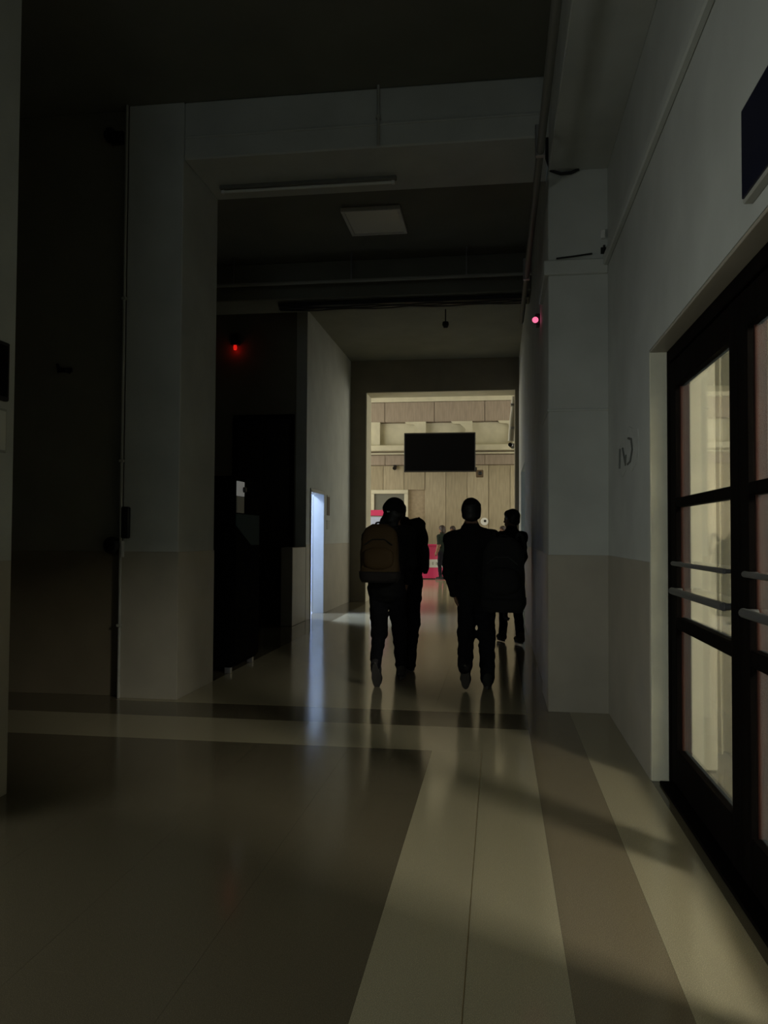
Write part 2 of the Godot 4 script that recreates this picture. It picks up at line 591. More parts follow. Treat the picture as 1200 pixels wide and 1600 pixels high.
func make_materials() -> void:
	var mott := noise_tex(512, 0.008, 0.92, 1.0, 11, 5)
	var grit := noise_tex(512, 0.12, 0.3, 0.7, 12, 3)
	var speck := noise_tex(1024, 0.16, 0.66, 1.1, 13, 2, FastNoiseLite.TYPE_CELLULAR)
	var cloth := noise_tex(256, 0.2, 0.6, 1.0, 14, 2)
	var boards := noise_tex(512, 0.02, 0.86, 1.0, 15, 4)
	# wood grain: noise stretched along one axis
	var g := FastNoiseLite.new()
	g.seed = 21
	g.frequency = 0.02
	g.fractal_octaves = 4
	var gi := Image.create(256, 512, false, Image.FORMAT_RGB8)
	for y in 512:
		for x in 256:
			var a := TAU * x / 256.0
			var v := 0.78 + 0.22 * g.get_noise_3d(cos(a) * 90.0, sin(a) * 90.0, 14.0 * sin(TAU * y / 512.0))
			gi.set_pixel(x, y, Color(v, v, v))
	var grain := ImageTexture.create_from_image(gi)
	M.plaster = relief(mat(Color(0.74, 0.75, 0.72), 0.75, mott, 0.35), grit, 0.08)
	M.dado = relief(mat(Color(0.665, 0.64, 0.575), 0.5, mott, 0.4), grit, 0.05)
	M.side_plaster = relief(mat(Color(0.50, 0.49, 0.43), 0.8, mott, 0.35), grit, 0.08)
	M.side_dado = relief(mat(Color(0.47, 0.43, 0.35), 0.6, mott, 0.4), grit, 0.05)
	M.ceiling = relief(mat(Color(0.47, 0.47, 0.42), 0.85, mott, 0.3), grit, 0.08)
	M.terrazzo_light = mat(Color(0.73, 0.69, 0.57), 0.13, speck, 2.2)
	M.terrazzo_brown = mat(Color(0.455, 0.42, 0.34), 0.13, speck, 2.2)
	M.terrazzo_tan = mat(Color(0.56, 0.51, 0.41), 0.13, speck, 2.2)
	M.grout = mat(Color(0.16, 0.14, 0.11), 0.7)
	M.brass = mat(Color(0.75, 0.66, 0.48), 0.3)
	M.brass.metallic = 0.8
	M.concrete = relief(mat(Color(0.66, 0.60, 0.50), 0.8, boards, 0.6), grit, 0.06)
	M.concrete_pink = relief(mat(Color(0.64, 0.585, 0.525), 0.8, boards, 0.6), grit, 0.06)
	M.portal = relief(mat(Color(0.48, 0.445, 0.37), 0.8, mott, 0.4), grit, 0.06)
	M.cream = relief(mat(Color(0.80, 0.78, 0.69), 0.7, mott, 0.5), grit, 0.05)
	M.board = relief(mat(Color(0.68, 0.635, 0.535), 0.75, boards, 0.9), grain, 0.05)
	M.board_b = relief(mat(Color(0.645, 0.60, 0.50), 0.75, boards, 0.9), grain, 0.05)
	for k in [M.board, M.board_b, M.concrete_pink]:
		k.uv1_scale = Vector3(1.3, 0.16, 1.3)
	M.wood = relief(mat(Color(0.27, 0.145, 0.10), 0.6, grain, 1.6, 0.25), grain, 0.05)
	M.dark_wood = relief(mat(Color(0.085, 0.07, 0.06), 0.8, grain, 1.6, 0.12), grain, 0.05)
	M.dark_door = relief(mat(Color(0.12, 0.11, 0.09), 0.6, grain, 1.2), grain, 0.05)
	M.steel = mat(Color(0.62, 0.62, 0.62), 0.35)
	M.steel.metallic = 0.8
	M.bar_grey = mat(Color(0.30, 0.30, 0.30), 0.45)
	M.lining = relief(mat(Color(0.86, 0.85, 0.76), 0.5, mott, 0.8), grit, 0.03)
	M.pipe_grey = mat(Color(0.40, 0.40, 0.37), 0.6)
	M.paint_grey = mat(Color(0.62, 0.62, 0.58), 0.5)
	M.black = mat(Color(0.025, 0.025, 0.025), 0.5)
	M.gloss_black = mat(Color(0.02, 0.021, 0.026), 0.35, null, 1.0, 0.15)
	M.matte_black = mat(Color(0.035, 0.035, 0.035), 0.9, null, 1.0, 0.1)
	M.navy = mat(Color(0.035, 0.05, 0.14), 0.4)
	M.white = mat(Color(0.82, 0.82, 0.80), 0.6)
	M.paper = mat(Color(0.80, 0.80, 0.76), 0.9)
	M.old_paper = mat(Color(0.73, 0.74, 0.71), 0.9, mott, 3.0)
	M.faded_ink = mat(Color(0.36, 0.37, 0.35), 0.9)
	M.off_lamp = mat(Color(0.80, 0.80, 0.76), 0.4)
	M.pipe_pale = mat(Color(0.80, 0.78, 0.70), 0.5)
	M.cable = mat(Color(0.06, 0.06, 0.055), 0.6)
	M.rubber = mat(Color(0.30, 0.29, 0.28), 0.8)
	M.rubber_pale = mat(Color(0.55, 0.52, 0.50), 0.8)
	M.curtain = relief(mat(Color(0.84, 0.81, 0.69), 0.9, cloth, 3.0), cloth, 0.05)
	M.pink = mat(Color(0.83, 0.22, 0.42), 0.5)
	M.pink_b = mat(Color(0.80, 0.26, 0.42), 0.5)
	M.blue_white = mat(Color(0.74, 0.78, 0.90), 0.7, mott, 0.6)
	M.grey_door = mat(Color(0.40, 0.40, 0.36), 0.6)
	M.teal = mat(Color(0.03, 0.22, 0.25), 0.8)
	M.mustard = relief(mat(Color(0.30, 0.215, 0.055), 0.85, cloth, 6.0), cloth, 0.08)
	M.brown_cloth = relief(mat(Color(0.09, 0.05, 0.03), 0.85, cloth, 6.0), cloth, 0.08)
	M.black_cloth = relief(mat(Color(0.035, 0.035, 0.04), 0.9, cloth, 6.0), cloth, 0.08)
	M.cloth = relief(mat(Color(1, 1, 1), 0.9, cloth, 5.0, 0.3), cloth, 0.05)
	M.cloth.vertex_color_use_as_albedo = true
	M.hair = mat(Color(1, 1, 1), 0.55, cloth, 9.0)
	M.hair.vertex_color_use_as_albedo = true
	M.speaker = mat(Color(0.30, 0.24, 0.16), 0.7)
	var gl := StandardMaterial3D.new()
	gl.albedo_color = Color(0.9, 0.94, 0.92, 0.10)
	gl.transparency = BaseMaterial3D.TRANSPARENCY_ALPHA
	gl.roughness = 0.04
	M.glass = gl
	M.daylight_cool = glow(Color(0.86, 0.95, 1.0), 1.0)
	M.daylight_warm = glow(Color(1.0, 0.95, 0.82), 1.0)
	M.daylight_blue = glow(Color(0.72, 0.80, 1.0), 1.0)
	M.lamp_far = glow(Color(1.0, 0.93, 0.76), 2.0)
	M.red_led = glow(Color(1.0, 0.12, 0.08), 0.6)
	M.pink_led = glow(Color(1.0, 0.45, 0.62), 1.1)
	M.panel_lit = glow(Color(0.85, 0.85, 0.82), 0.13)

# ---------------------------------------------------------------- lights
func area(called: String, parent: Node3D, at: Vector3, towards: Vector3, size: Vector2, c: Color, e: float) -> void:
	var l := AreaLight3D.new()
	l.name = called
	l.area_size = size
	l.light_color = c
	l.light_energy = e
	l.area_range = 60.0
	l.area_attenuation = 2.0
	l.shadow_enabled = true
	parent.add_child(l, true)
	l.position = at
	var up := Vector3.UP if absf(towards.normalized().y) < 0.9 else Vector3.FORWARD
	l.basis = Basis.looking_at(towards, up)

# a daylit frosted window: frame, bars, glowing panes and a light just in front; plane at x = px facing dir
func day_window(called: String, x: float, dir: float, z0: float, z1: float, y0: float, y1: float, pane: Material, c: Color, e: float, cols := 2, at := Vector3.ZERO, turn := 0.0) -> void:
	var w := struct(called, at)
	w.rotation.y = turn
	var st := mb()
	var f := 0.06
	add_box(st, Vector3(x - 0.04, y0, minf(z0, z1)), Vector3(x + 0.04, y0 + f, maxf(z0, z1)))
	add_box(st, Vector3(x - 0.04, y1 - f, minf(z0, z1)), Vector3(x + 0.04, y1, maxf(z0, z1)))
	for k in cols + 1:
		var zz := lerpf(minf(z0, z1), maxf(z0, z1) - f, float(k) / cols)
		add_box(st, Vector3(x - 0.04, y0, zz), Vector3(x + 0.04, y1, zz + f))
	part("window_frame", st.commit(), M.paint_grey, w)
	for k in cols:
		var za := lerpf(minf(z0, z1), maxf(z0, z1) - f, float(k) / cols) + f
		var zb := lerpf(minf(z0, z1), maxf(z0, z1) - f, float(k + 1) / cols)
		bx("pane", Vector3(x - 0.006, y0 + f, za), Vector3(x + 0.006, y1 - f, zb), pane, w, 0.001)
	area("daylight", w, Vector3(x + dir * 0.06, (y0 + y1) * 0.5, (z0 + z1) * 0.5), Vector3(dir, 0, 0), Vector2(absf(z1 - z0), y1 - y0), c, e)

func _ready() -> void:
	rng.seed = 7
	# ---- camera
	var cam := Camera3D.new()
	cam.name = "camera"
	add_child(cam)
	cam.position = Vector3(0, 1.38, 0)
	cam.rotation = Vector3(atan(38.0 / 1250.0), atan(178.0 / 1250.0), 0.0053)
	cam.fov = rad_to_deg(2.0 * atan(800.0 / 1250.0))
	cam.current = true
	# ---- environment
	var we := WorldEnvironment.new()
	we.name = "world"
	var env := Environment.new()
	env.background_mode = Environment.BG_COLOR
	env.background_color = Color(0.30, 0.34, 0.36)
	env.tonemap_mode = Environment.TONE_MAPPER_LINEAR
	env.tonemap_exposure = 1.0
	env.sdfgi_enabled = true
	env.ssao_enabled = true
	env.ssil_enabled = true
	we.environment = env
	add_child(we)
	make_materials()
	# ---- daylight through windows and lamps
	day_window("window_1", -4.66, 1.0, 1.2, -1.6, 0.5, 2.9, M.daylight_cool, Color(1.0, 1.0, 0.96), 7.4, 3)
	day_window("window_5", 4.06, -1.0, -0.8, 0.1, 2.9, 4.3, M.daylight_warm, Color(1.0, 0.99, 0.93), 35.0, 2)
	day_window("window_6", 0.0, 1.0, -1.3, 1.3, 1.0, 3.4, M.daylight_cool, Color(1.0, 1.0, 0.93), 0.7, 2, V(-0.9, 0, 6.06), PI / 2)
	var bl := thing("ceiling_lamp", "bluish lit ceiling lamp inside the small room with half-open door", "lamp", V(-4.2, 2.9, -13.9))
	bx("housing", V(-0.32, -0.06, -0.32), V(0.32, 0.0, 0.32), M.white, bl, 0.01)
	bx("diffuser", V(-0.29, -0.075, -0.29), V(0.29, -0.055, 0.29), M.daylight_blue, bl, 0.004)
	area("lamp_light", bl, V(0, -0.09, 0), Vector3.DOWN, Vector2(0.58, 0.58), Color(0.80, 0.88, 1.0), 24.0)
	day_window("window_2", 3.06, -1.0, -14.9, -13.2, 1.2, 2.3, M.daylight_cool, Color(0.96, 1.0, 0.97), 0.5, 2)
	day_window("window_3", -9.26, 1.0, -26.8, -18.4, 1.2, 5.4, M.daylight_warm, Color(1.0, 1.0, 0.96), 44.0, 6)
	day_window("window_4", 5.06, -1.0, -26.8, -18.4, 1.2, 5.4, M.daylight_warm, Color(1.0, 1.0, 0.96), 20.0, 6)
	build_shell()
	build_floor()
	build_far_hall()
	build_fittings()
	build_doors()
	make_shared_body_pieces()
	build_people()

# ---------------------------------------------------------------- setting
# a wall from boxes with its lower painted band as a part; boxes are [lo, hi]
func wall(called: String, boxes: Array, dados: Array, wm: Material, dm: Material) -> Node3D:
	var w := struct(called)
	var st := mb()
	for b in boxes:
		add_box(st, b[0], b[1], 0.006 if boxes.size() == 1 else 0.0)
	part("plaster", st.commit(), wm, w)
	if dados:
		st = mb()
		for b in dados:
			add_box(st, b[0], b[1], 0.002)
		part("dado_paint", st.commit(), dm, w)
	return w

func V(x: float, y: float, z: float) -> Vector3:
	return Vector3(x, y, z)

func build_shell() -> void:
	var H := 5.1
	var D := 1.24
	# wall beside the camera on its left hand, with window_1
	wall("wall_left", [
		[V(-2.84, 0, -3.98), V(-2.59, H, -3.3)], [V(-2.84, 0, -0.3), V(-2.59, H, 6.0)], [V(-2.84, 2.6, -3.3), V(-2.59, H, -0.3)],
	], [[V(-2.60, 0.0, -3.976), V(-2.586, D, -3.3)], [V(-2.60, 0, -0.3), V(-2.586, D, 6.0)]], M.plaster, M.dado)
	wall("wall_entrance", [
		[V(-4.9, 0, -3.75), V(-2.85, 3.3, -3.6)], [V(-4.9, 0, 1.8), V(-2.85, 3.3, 2.0)], [V(-4.9, 3.2, -3.6), V(-2.85, 3.35, 1.8)],
		[V(-4.9, 0, -3.6), V(-4.6, 0.5, 1.8)], [V(-4.9, 2.9, -3.6), V(-4.6, 3.2, 1.8)], [V(-4.9, 0.5, -3.6), V(-4.6, 2.9, -1.6)], [V(-4.9, 0.5, 1.2), V(-4.6, 2.9, 1.8)], [V(-4.9, 0.5, -1.6), V(-4.74, 2.9, 1.2)],
	], [], M.plaster, M.dado)
	# side corridor going off behind that wall
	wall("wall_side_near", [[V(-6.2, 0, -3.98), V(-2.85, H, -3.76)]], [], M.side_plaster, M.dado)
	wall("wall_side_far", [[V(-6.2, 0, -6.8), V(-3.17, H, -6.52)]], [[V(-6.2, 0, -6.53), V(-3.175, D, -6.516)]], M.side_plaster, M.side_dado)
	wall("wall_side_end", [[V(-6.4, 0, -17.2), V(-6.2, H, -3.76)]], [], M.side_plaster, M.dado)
	# pillars
	wall("pillar", [[V(-3.17, 0, -7.3), V(-2.67, H, -6.45)]], [[V(-3.174, 0, -7.304), V(-2.666, D, -6.446)]], M.plaster, M.dado)
	var rp := wall("pillar", [[V(0.40, 0, -7.3), V(0.88, 4.34, -6.5)]], [[V(0.396, 0, -7.304), V(0.866, D, -6.496)]], M.plaster, M.dado)
	bx("collar", V(0.365, 3.48, -7.3), V(0.866, 3.60, -6.465), M.plaster, rp, 0.008)
	bx("string_course", V(0.392, 2.385, -7.3), V(0.866, 2.405, -6.49), M.plaster, rp, 0.004)
	# wall with the glazed doors
	var rw := wall("wall_right", [
		[V(0.865, 0, -6.6), V(1.07, H, -4.77)], [V(0.865, 0, -2.07), V(1.07, H, 6.0)], [V(0.865, 2.46, -4.77), V(1.07, H, -2.07)],
	], [[V(0.861, 0, -6.5), V(0.87, D, -4.768)], [V(0.861, 0, -2.07), V(0.87, D, 6.0)]], M.plaster, M.dado)
	bx("moulding", V(0.825, 3.54, -6.5), V(0.868, 3.62, 6.0), M.plaster, rw, 0.012)
	# dropped soffit over that wall
	var so := struct("ceiling_soffit")
	bx("soffit", V(0.40, 4.33, -6.5), V(0.87, H, 6.0), M.plaster, so, 0.008)
	# wall beyond the pillar, with a doorway to a vestibule
	wall("wall_right_far", [
		[V(0.43, 0, -13.0), V(0.65, H, -7.3)], [V(0.43, 0, -17.3), V(0.65, H, -15.2)], [V(0.43, 2.6, -15.2), V(0.65, H, -13.0)],
	], [[V(0.426, 0, -13.0), V(0.44, D, -7.31)], [V(0.426, 0, -17.2), V(0.44, D, -15.2)]], M.plaster, M.dado)
	wall("wall_vestibule", [
		[V(0.65, 0, -13.0), V(3.3, 3.0, -12.8)], [V(0.65, 0, -15.4), V(3.3, 3.0, -15.2)], [V(0.65, 2.9, -15.2), V(3.3, 3.1, -13.0)],
		[V(3.0, 0, -15.2), V(3.3, 1.2, -13.0)], [V(3.0, 2.3, -15.2), V(3.3, 2.9, -13.0)], [V(3.0, 1.2, -15.2), V(3.3, 2.3, -14.9)], [V(3.0, 1.2, -13.2), V(3.3, 2.3, -13.0)], [V(3.12, 1.2, -14.9), V(3.3, 2.3, -13.2)],
	], [], M.plaster, M.dado)
	# bay behind the left pillar and the wall beyond it with the lit doorway
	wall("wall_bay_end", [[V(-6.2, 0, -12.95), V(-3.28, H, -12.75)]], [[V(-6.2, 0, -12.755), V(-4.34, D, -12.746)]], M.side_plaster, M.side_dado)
	wall("wall_parapet", [[V(-3.28, 0, -12.75), V(-3.1, 1.2, -11.9)]], [], M.dado, M.dado)
	wall("wall_left_far", [
		[V(-3.28, 0, -13.02), V(-3.1, H, -12.75)], [V(-3.28, 0, -16.66), V(-3.1, H, -14.05)], [V(-3.28, 2.16, -14.05), V(-3.1, H, -13.02)],
	], [[V(-3.11, 0, -13.02), V(-3.096, D, -12.752)], [V(-3.11, 0, -16.66), V(-3.096, D, -14.09)]], M.plaster, M.dado)
	wall("wall_lit_room", [
		[V(-6.2, 0, -13.0), V(-3.28, 3.0, -12.96)], [V(-6.2, 0, -16.9), V(-3.28, 3.0, -16.5)], [V(-6.2, 2.9, -16.5), V(-3.28, 3.0, -13.0)],
		[V(-6.2, 0, -16.5), V(-6.0, 2.9, -13.0)],
	], [], M.blue_white, M.dado)
	# portal to the far hall
	var po := wall("wall_portal", [
		[V(-9.2, 0, -17.3), V(-2.77, 6.6, -16.66)], [V(0.35, 0, -17.3), V(5.2, 6.6, -16.66)], [V(-2.77, 4.43, -17.3), V(0.35, 6.6, -16.66)],
	], [[V(-3.1, 0, -16.67), V(-2.766, D, -16.655)]], M.portal, M.portal)
	bx("jamb_lining", V(-2.772, 0, -17.3), V(-2.757, 4.42, -16.68), M.cream, po, 0.003)
	bx("head_lining", V(-2.757, 4.418, -17.3), V(0.35, 4.433, -16.68), M.cream, po, 0.003)
	# rear of the hall
	wall("wall_rear", [[V(-2.84, 0, 6.0), V(1.07, 1.0, 6.3)], [V(-2.84, 3.4, 6.0), V(1.07, H, 6.3)], [V(-2.84, 1.0, 6.0), V(-2.2, 3.4, 6.3)], [V(0.4, 1.0, 6.0), V(1.07, 3.4, 6.3)], [V(-2.2, 1.0, 6.13), V(0.4, 3.4, 6.3)]], [], M.plaster, M.dado)
	# room behind the glazed doors
	wall("wall_side_room", [
		[V(1.07, 0, -7.0), V(4.3, 4.5, -6.8)], [V(1.07, 0, 1.2), V(4.3, 4.5, 1.4)], [V(1.07, 4.4, -6.8), V(4.3, 4.6, 1.2)],
		[V(4.0, 0, -6.8), V(4.3, 2.9, 1.2)], [V(4.0, 4.3, -6.8), V(4.3, 4.4, 1.2)], [V(4.0, 2.9, -6.8), V(4.3, 4.3, -0.8)], [V(4.0, 2.9, 0.1), V(4.3, 4.3, 1.2)], [V(4.14, 2.9, -0.8), V(4.3, 4.3, 0.1)],
	], [], M.cream, M.dado)
	bx("pilaster", V(1.07, 0, -5.35), V(1.29, 4.4, -5.0), M.cream, get_node("wall_side_room"), 0.01)
	# ceilings and beams
	var ce := struct("ceiling")
	bx("ceiling_slab", V(-6.4, H, -16.66), V(1.07, H + 0.25, 6.2), M.ceiling, ce, 0.01)
	var b1 := struct("ceiling_beam")
	bx("beam", V(-2.67, 4.60, -7.295), V(0.43, H, -6.455), M.plaster, b1, 0.012)
	bx("moulding", V(-2.66, 4.78, -6.46), V(0.40, 4.80, -6.44), M.plaster, b1, 0.006)
	var b2 := struct("ceiling_beam")
	bx("beam", V(-6.2, 4.60, -11.15), V(0.43, H, -10.5), M.ceiling, b2, 0.012)

func build_floor() -> void:
	var f := struct("floor")
	var st := mb()
	add_box(st, V(-9.4, -0.3, -28.4), V(5.4, -0.012, 6.2), 0.0)
	part("screed", st.commit(), M.grout, f)
	var j := 0.0004
	var lay := func(x0: float, x1: float, z0: float, z1: float, step: float, m: Material):
		var n := maxi(1, int(round(absf(z1 - z0) / step)))
		for k in n:
			var za := lerpf(z0, z1, float(k) / n)
			var zb := lerpf(z0, z1, float(k + 1) / n)
			bx("terrazzo_slab", V(x0 + j, -0.03, minf(za, zb) + j), V(x1 - j, 0.0, maxf(za, zb) - j), m, f, 0.0)
	var L: Material = M.terrazzo_light
	var B: Material = M.terrazzo_brown
	lay.call(0.56, 0.865, 6.0, -6.5, 2.6, L)
	lay.call(0.222, 0.56, 6.0, -6.5, 2.6, M.terrazzo_tan)
	lay.call(-0.10, 0.222, 6.0, -5.2, 2.6, L)
	lay.call(-0.418, -0.10, 6.0, -5.2, 2.6, L)
	lay.call(-0.96, -0.418, 6.0, -5.2, 2.8, B)
	lay.call(-1.5, -0.96, 6.0, -5.2, 2.8, B)
	lay.call(-2.04, -1.5, 6.0, -5.2, 2.8, B)
	lay.call(-2.84, -2.04, 6.0, -5.2, 2.8, B)
	bx("brass_strip", V(-0.1018, -0.03, -5.2), V(-0.0988, 0.0005, 6.0), M.brass, f, 0.0)
	# cross band
	for k in 4:
		lay.call(lerpf(-6.2, 0.222, k / 4.0), lerpf(-6.2, 0.222, (k + 1) / 4.0), -5.2, -5.86, 2.0, L)
	lay.call(-6.2, -2.84, -3.98, -5.2, 2.0, B)
	lay.call(-4.9, -2.84, 2.0, -3.75, 2.0, B)
	lay.call(-6.2, -3.17, -5.86, -6.52, 2.0, B)
	lay.call(-3.17, 0.222, -5.86, -6.36, 2.0, B)
	lay.call(-3.17, 0.222, -6.36, -6.52, 2.0, L)
	# beyond the beam
	lay.call(0.222, 0.43, -6.5, -16.66, 3.8, M.terrazzo_tan)
	lay.call(-0.5, 0.222, -6.52, -16.66, 3.79, L)
	lay.call(-2.67, -0.5, -6.52, -16.66, 3.79, L)
	lay.call(-6.2, -2.67, -6.8, -12.9, 3.05, B)
	lay.call(-3.28, -2.67, -12.9, -16.66, 1.9, B)
	lay.call(-6.2, -3.28, -12.9, -16.66, 1.9, L)
	# room behind the doors, vestibule, portal and far hall
	lay.call(0.865, 1.07, 0.0, -6.6, 3.3, B)
	for k in 3:
		lay.call(1.07 + k * 1.0, 2.07 + k * 1.0, 1.3, -6.9, 1.6, B)
	lay.call(0.43, 3.1, -12.9, -15.3, 2.4, L)
	for k in 7:
		lay.call(-9.2 + k * 2.0, -7.2 + k * 2.0, -16.66, -28.1, 2.3, L)

func build_far_hall() -> void:
	# shell
	wall("wall_hall_side", [[V(-9.6, 0, -28.3), V(-9.2, 1.2, -16.66)], [V(-9.6, 5.4, -28.3), V(-9.2, 6.6, -16.66)], [V(-9.6, 1.2, -28.3), V(-9.2, 5.4, -26.8)], [V(-9.6, 1.2, -18.4), V(-9.2, 5.4, -16.66)], [V(-9.6, 1.2, -26.8), V(-9.35, 5.4, -18.4)]], [], M.cream, M.dado)
	wall("wall_hall_side", [[V(5.0, 0, -28.3), V(5.4, 1.2, -16.66)], [V(5.0, 5.4, -28.3), V(5.4, 6.6, -16.66)], [V(5.0, 1.2, -28.3), V(5.4, 5.4, -26.8)], [V(5.0, 1.2, -18.4), V(5.4, 5.4, -16.66)], [V(5.15, 1.2, -26.8), V(5.4, 5.4, -18.4)]], [], M.cream, M.dado)
	var ce := struct("ceiling_hall")
	bx("ceiling_slab", V(-9.4, 6.36, -28.3), V(5.2, 6.6, -17.3), M.cream, ce, 0.01)
	var w := struct("wall_back")
	bx("masonry", V(-9.4, 0, -28.4), V(5.2, 6.6, -28.06), M.concrete, w, 0.0)
	# vertical boards of the lower wall, leaving the doorway open
	var x := -9.2
	var k := 0
	while x < 5.0:
		var wd := 0.74
		var y0 := 0.0
		if x + wd > -4.42 and x < -3.15:
			y0 = 3.02
		bx("wall_board", V(x + 0.006, y0, -28.06), V(x + wd - 0.006, 3.87, -28.0 + 0.008 * (k % 3)), M.board if k % 2 else M.board_b, w, 0.006)
		x += wd
		k += 1
	x = -9.2
	while x < 5.0:
		bx("band_panel", V(x + 0.006, 3.90, -28.06), V(x + 1.75 - 0.006, 4.24, -27.98), M.concrete_pink, w, 0.008)
		bx("beam_panel", V(x + 0.008, 5.40, -28.06), V(x + 1.75 - 0.008, 6.09, -27.80), M.concrete_pink, w, 0.010)
		x += 1.75
	bx("ledge_lower", V(-9.2, 4.27, -28.06), V(5.0, 4.33, -27.92), M.cream, w, 0.01)
	bx("ledge", V(-9.2, 4.38, -28.06), V(5.0, 4.58, -27.72), M.cream, w, 0.02)
	bx("cornice", V(-9.2, 6.10, -28.06), V(5.0, 6.36, -27.72), M.cream, w, 0.02)
	# gallery bays with haunched corners
	for b in 6:
		var x0 := -9.1 + b * 1.62 + 0.62
		var st := mb()
		add_prism(st, [Vector2(-0.12, 0), Vector2(0.12, 0), Vector2(0.12, 0.82), Vector2(-0.62, 0.82), Vector2(-0.56, 0.74), Vector2(-0.30, 0.72), Vector2(-0.12, 0.54)], V(x0 + 1.0, 4.58, -28.06), Vector3.RIGHT, Vector3.UP, 0.26)
		part("haunched_post", st.commit(), M.cream, w)
		bx("bay_panel", V(x0 - 0.62, 4.60, -28.06), V(x0 + 0.88, 5.38, -28.0), M.cream, w, 0.006)
	# door in the far wall
	var d := struct("door_3")
	var st := mb()
	add_box(st, V(-4.44, 0, -28.06), V(-4.33, 2.88, -27.93), 0.01)
	add_box(st, V(-3.26, 0, -28.06), V(-3.13, 2.88, -27.93), 0.01)
	add_box(st, V(-4.44, 2.88, -28.06), V(-3.13, 3.02, -27.93), 0.01)
	part("door_casing", st.commit(), M.cream, d)
	var leaf := bx("door_leaf", V(-4.33, 0.01, -28.05), V(-3.26, 2.88, -27.99), M.grey_door, d, 0.006)
	part("door_handle", tube_mesh([V(-3.36, 1.05, -27.98), V(-3.36, 1.05, -27.93), V(-3.48, 1.05, -27.93)], 0.012, 8), M.steel, leaf)
	# display screen high on the far wall
	var tv := thing("display_screen", "large black rectangular display screen mounted high on the far wall", "screen", V(-1.95, 3.56, -27.0))
	bx("bezel", V(-1.205, 0, 0.0), V(1.205, 1.33, 0.10), M.black, tv, 0.012)
	bx("screen_glass", V(-1.17, 0.04, 0.095), V(1.17, 1.29, 0.105), M.gloss_black, tv, 0.002)
	for sx in [-0.5, 0.5]:
		bx("bracket_arm", V(sx - 0.04, 0.86, -0.71), V(sx + 0.04, 0.98, 0.0), M.steel, tv)
	# loudspeaker by the screen corner
	var sp := thing("loudspeaker", "small brown box loudspeaker below the corner of the black screen", "speaker", V(-0.60, 3.38, -26.98))
	bx("cabinet", V(-0.13, 0, -0.12), V(0.12, 0.24, 0.06), M.speaker, sp, 0.02)
	part("cone", lathe_mesh([[0.0, 0.004], [0.03, 0.0], [0.06, 0.012], [0.07, 0.0]], V(0.01, 0.13, 0.062), Basis(Vector3.RIGHT, PI / 2), 16), M.black, sp)
	bx("bracket", V(-0.15, 0.18, -0.06), V(-0.10, 0.34, -0.02), M.black, sp)
	# spotlight on the band
	var sl := thing("spotlight", "tiny dark spotlight on the far wall band above the casing door", "lamp", V(-3.60, 3.86, -27.9))
	bx("base_plate", V(-0.05, -0.04, -0.09), V(0.05, 0.04, -0.06), M.black, sl)
	part("housing", lathe_mesh([[0.0, 0.0], [0.05, 0.0], [0.07, 0.12], [0.0, 0.12]], V(0, -0.02, -0.05), Basis(Vector3.RIGHT, 2.2), 14), M.black, sl)
	# white roundel on the wall
	var rd := thing("wall_roundel", "small round white disc with dark centre on far board wall", "sign", V(-0.46, 1.91, -27.96))
	part("disc", lathe_mesh([[0.0, 0.03], [0.12, 0.03], [0.135, 0.02], [0.135, 0.0]], Vector3.ZERO, Basis(Vector3.RIGHT, PI / 2), 24), M.white, rd)
	part("centre", lathe_mesh([[0.0, 0.012], [0.04, 0.012], [0.045, 0.0]], V(0.02, 0.02, 0.03), Basis(Vector3.RIGHT, PI / 2), 14), M.black, rd)
	# pink counter
	var c := thing("counter", "pink curved reception counter with a white lettered band in far hall", "counter", V(-2.35, 0, -26.3))
	var arc := func(r: float) -> Array:
		var o := []
		for a in 19:
			var an := lerpf(-0.5, PI + 0.5, a / 18.0)
			o.append(Vector2(cos(an) * r * 1.15, sin(an) * r * 0.7))
		return o
	var spec := [["lower_panel", 0.03, 0.38, 0.56, M.pink], ["white_band", 0.38, 0.64, 0.575, M.white], ["upper_panel", 0.64, 1.08, 0.56, M.pink_b], ["counter_top", 1.08, 1.13, 0.60, M.pink], ["plinth", 0.0, 0.03, 0.54, M.black]]
	for s in spec:
		st = mb()
		add_prism(st, arc.call(s[3]), V(0, s[1], 0), Vector3.RIGHT, Vector3.BACK, -(s[2] - s[1]))
		part(s[0], st.commit(), s[4], c)
	for q in 9:
		var an := lerpf(0.75, 2.4, q / 8.0)
		var gl := bx("letter", V(-0.022, -0.05, 0), V(0.022, 0.05 if q % 3 else 0.03, 0.01), M.paint_grey, c.get_node("white_band"), 0.003)
		gl.position = V(cos(an) * 0.575 * 1.15, 0.51, sin(an) * 0.575 * 0.7)
		gl.rotation.y = PI / 2 - an
	# kiosk with pink header
	var ki := thing("display_fridge", "glass fronted kiosk with pink header before the grey door", "fridge", V(-4.02, 0, -26.5))
	bx("cabinet", V(-0.42, 0.05, -0.38), V(0.42, 2.06, 0.30), M.paint_grey, ki, 0.015)
	bx("header", V(-0.42, 2.06, -0.38), V(0.42, 2.25, 0.34), M.pink, ki, 0.012)
	var gd := bx("glass_door", V(-0.38, 0.30, 0.30), V(0.38, 2.02, 0.325), M.blue_white, ki, 0.006)
	bx("door_handle", V(0.30, 0.9, 0.325), V(0.33, 1.4, 0.355), M.steel, gd)
	bx("kick_plate", V(-0.40, 0.0, -0.36), V(0.40, 0.28, 0.32), M.black, ki, 0.006)

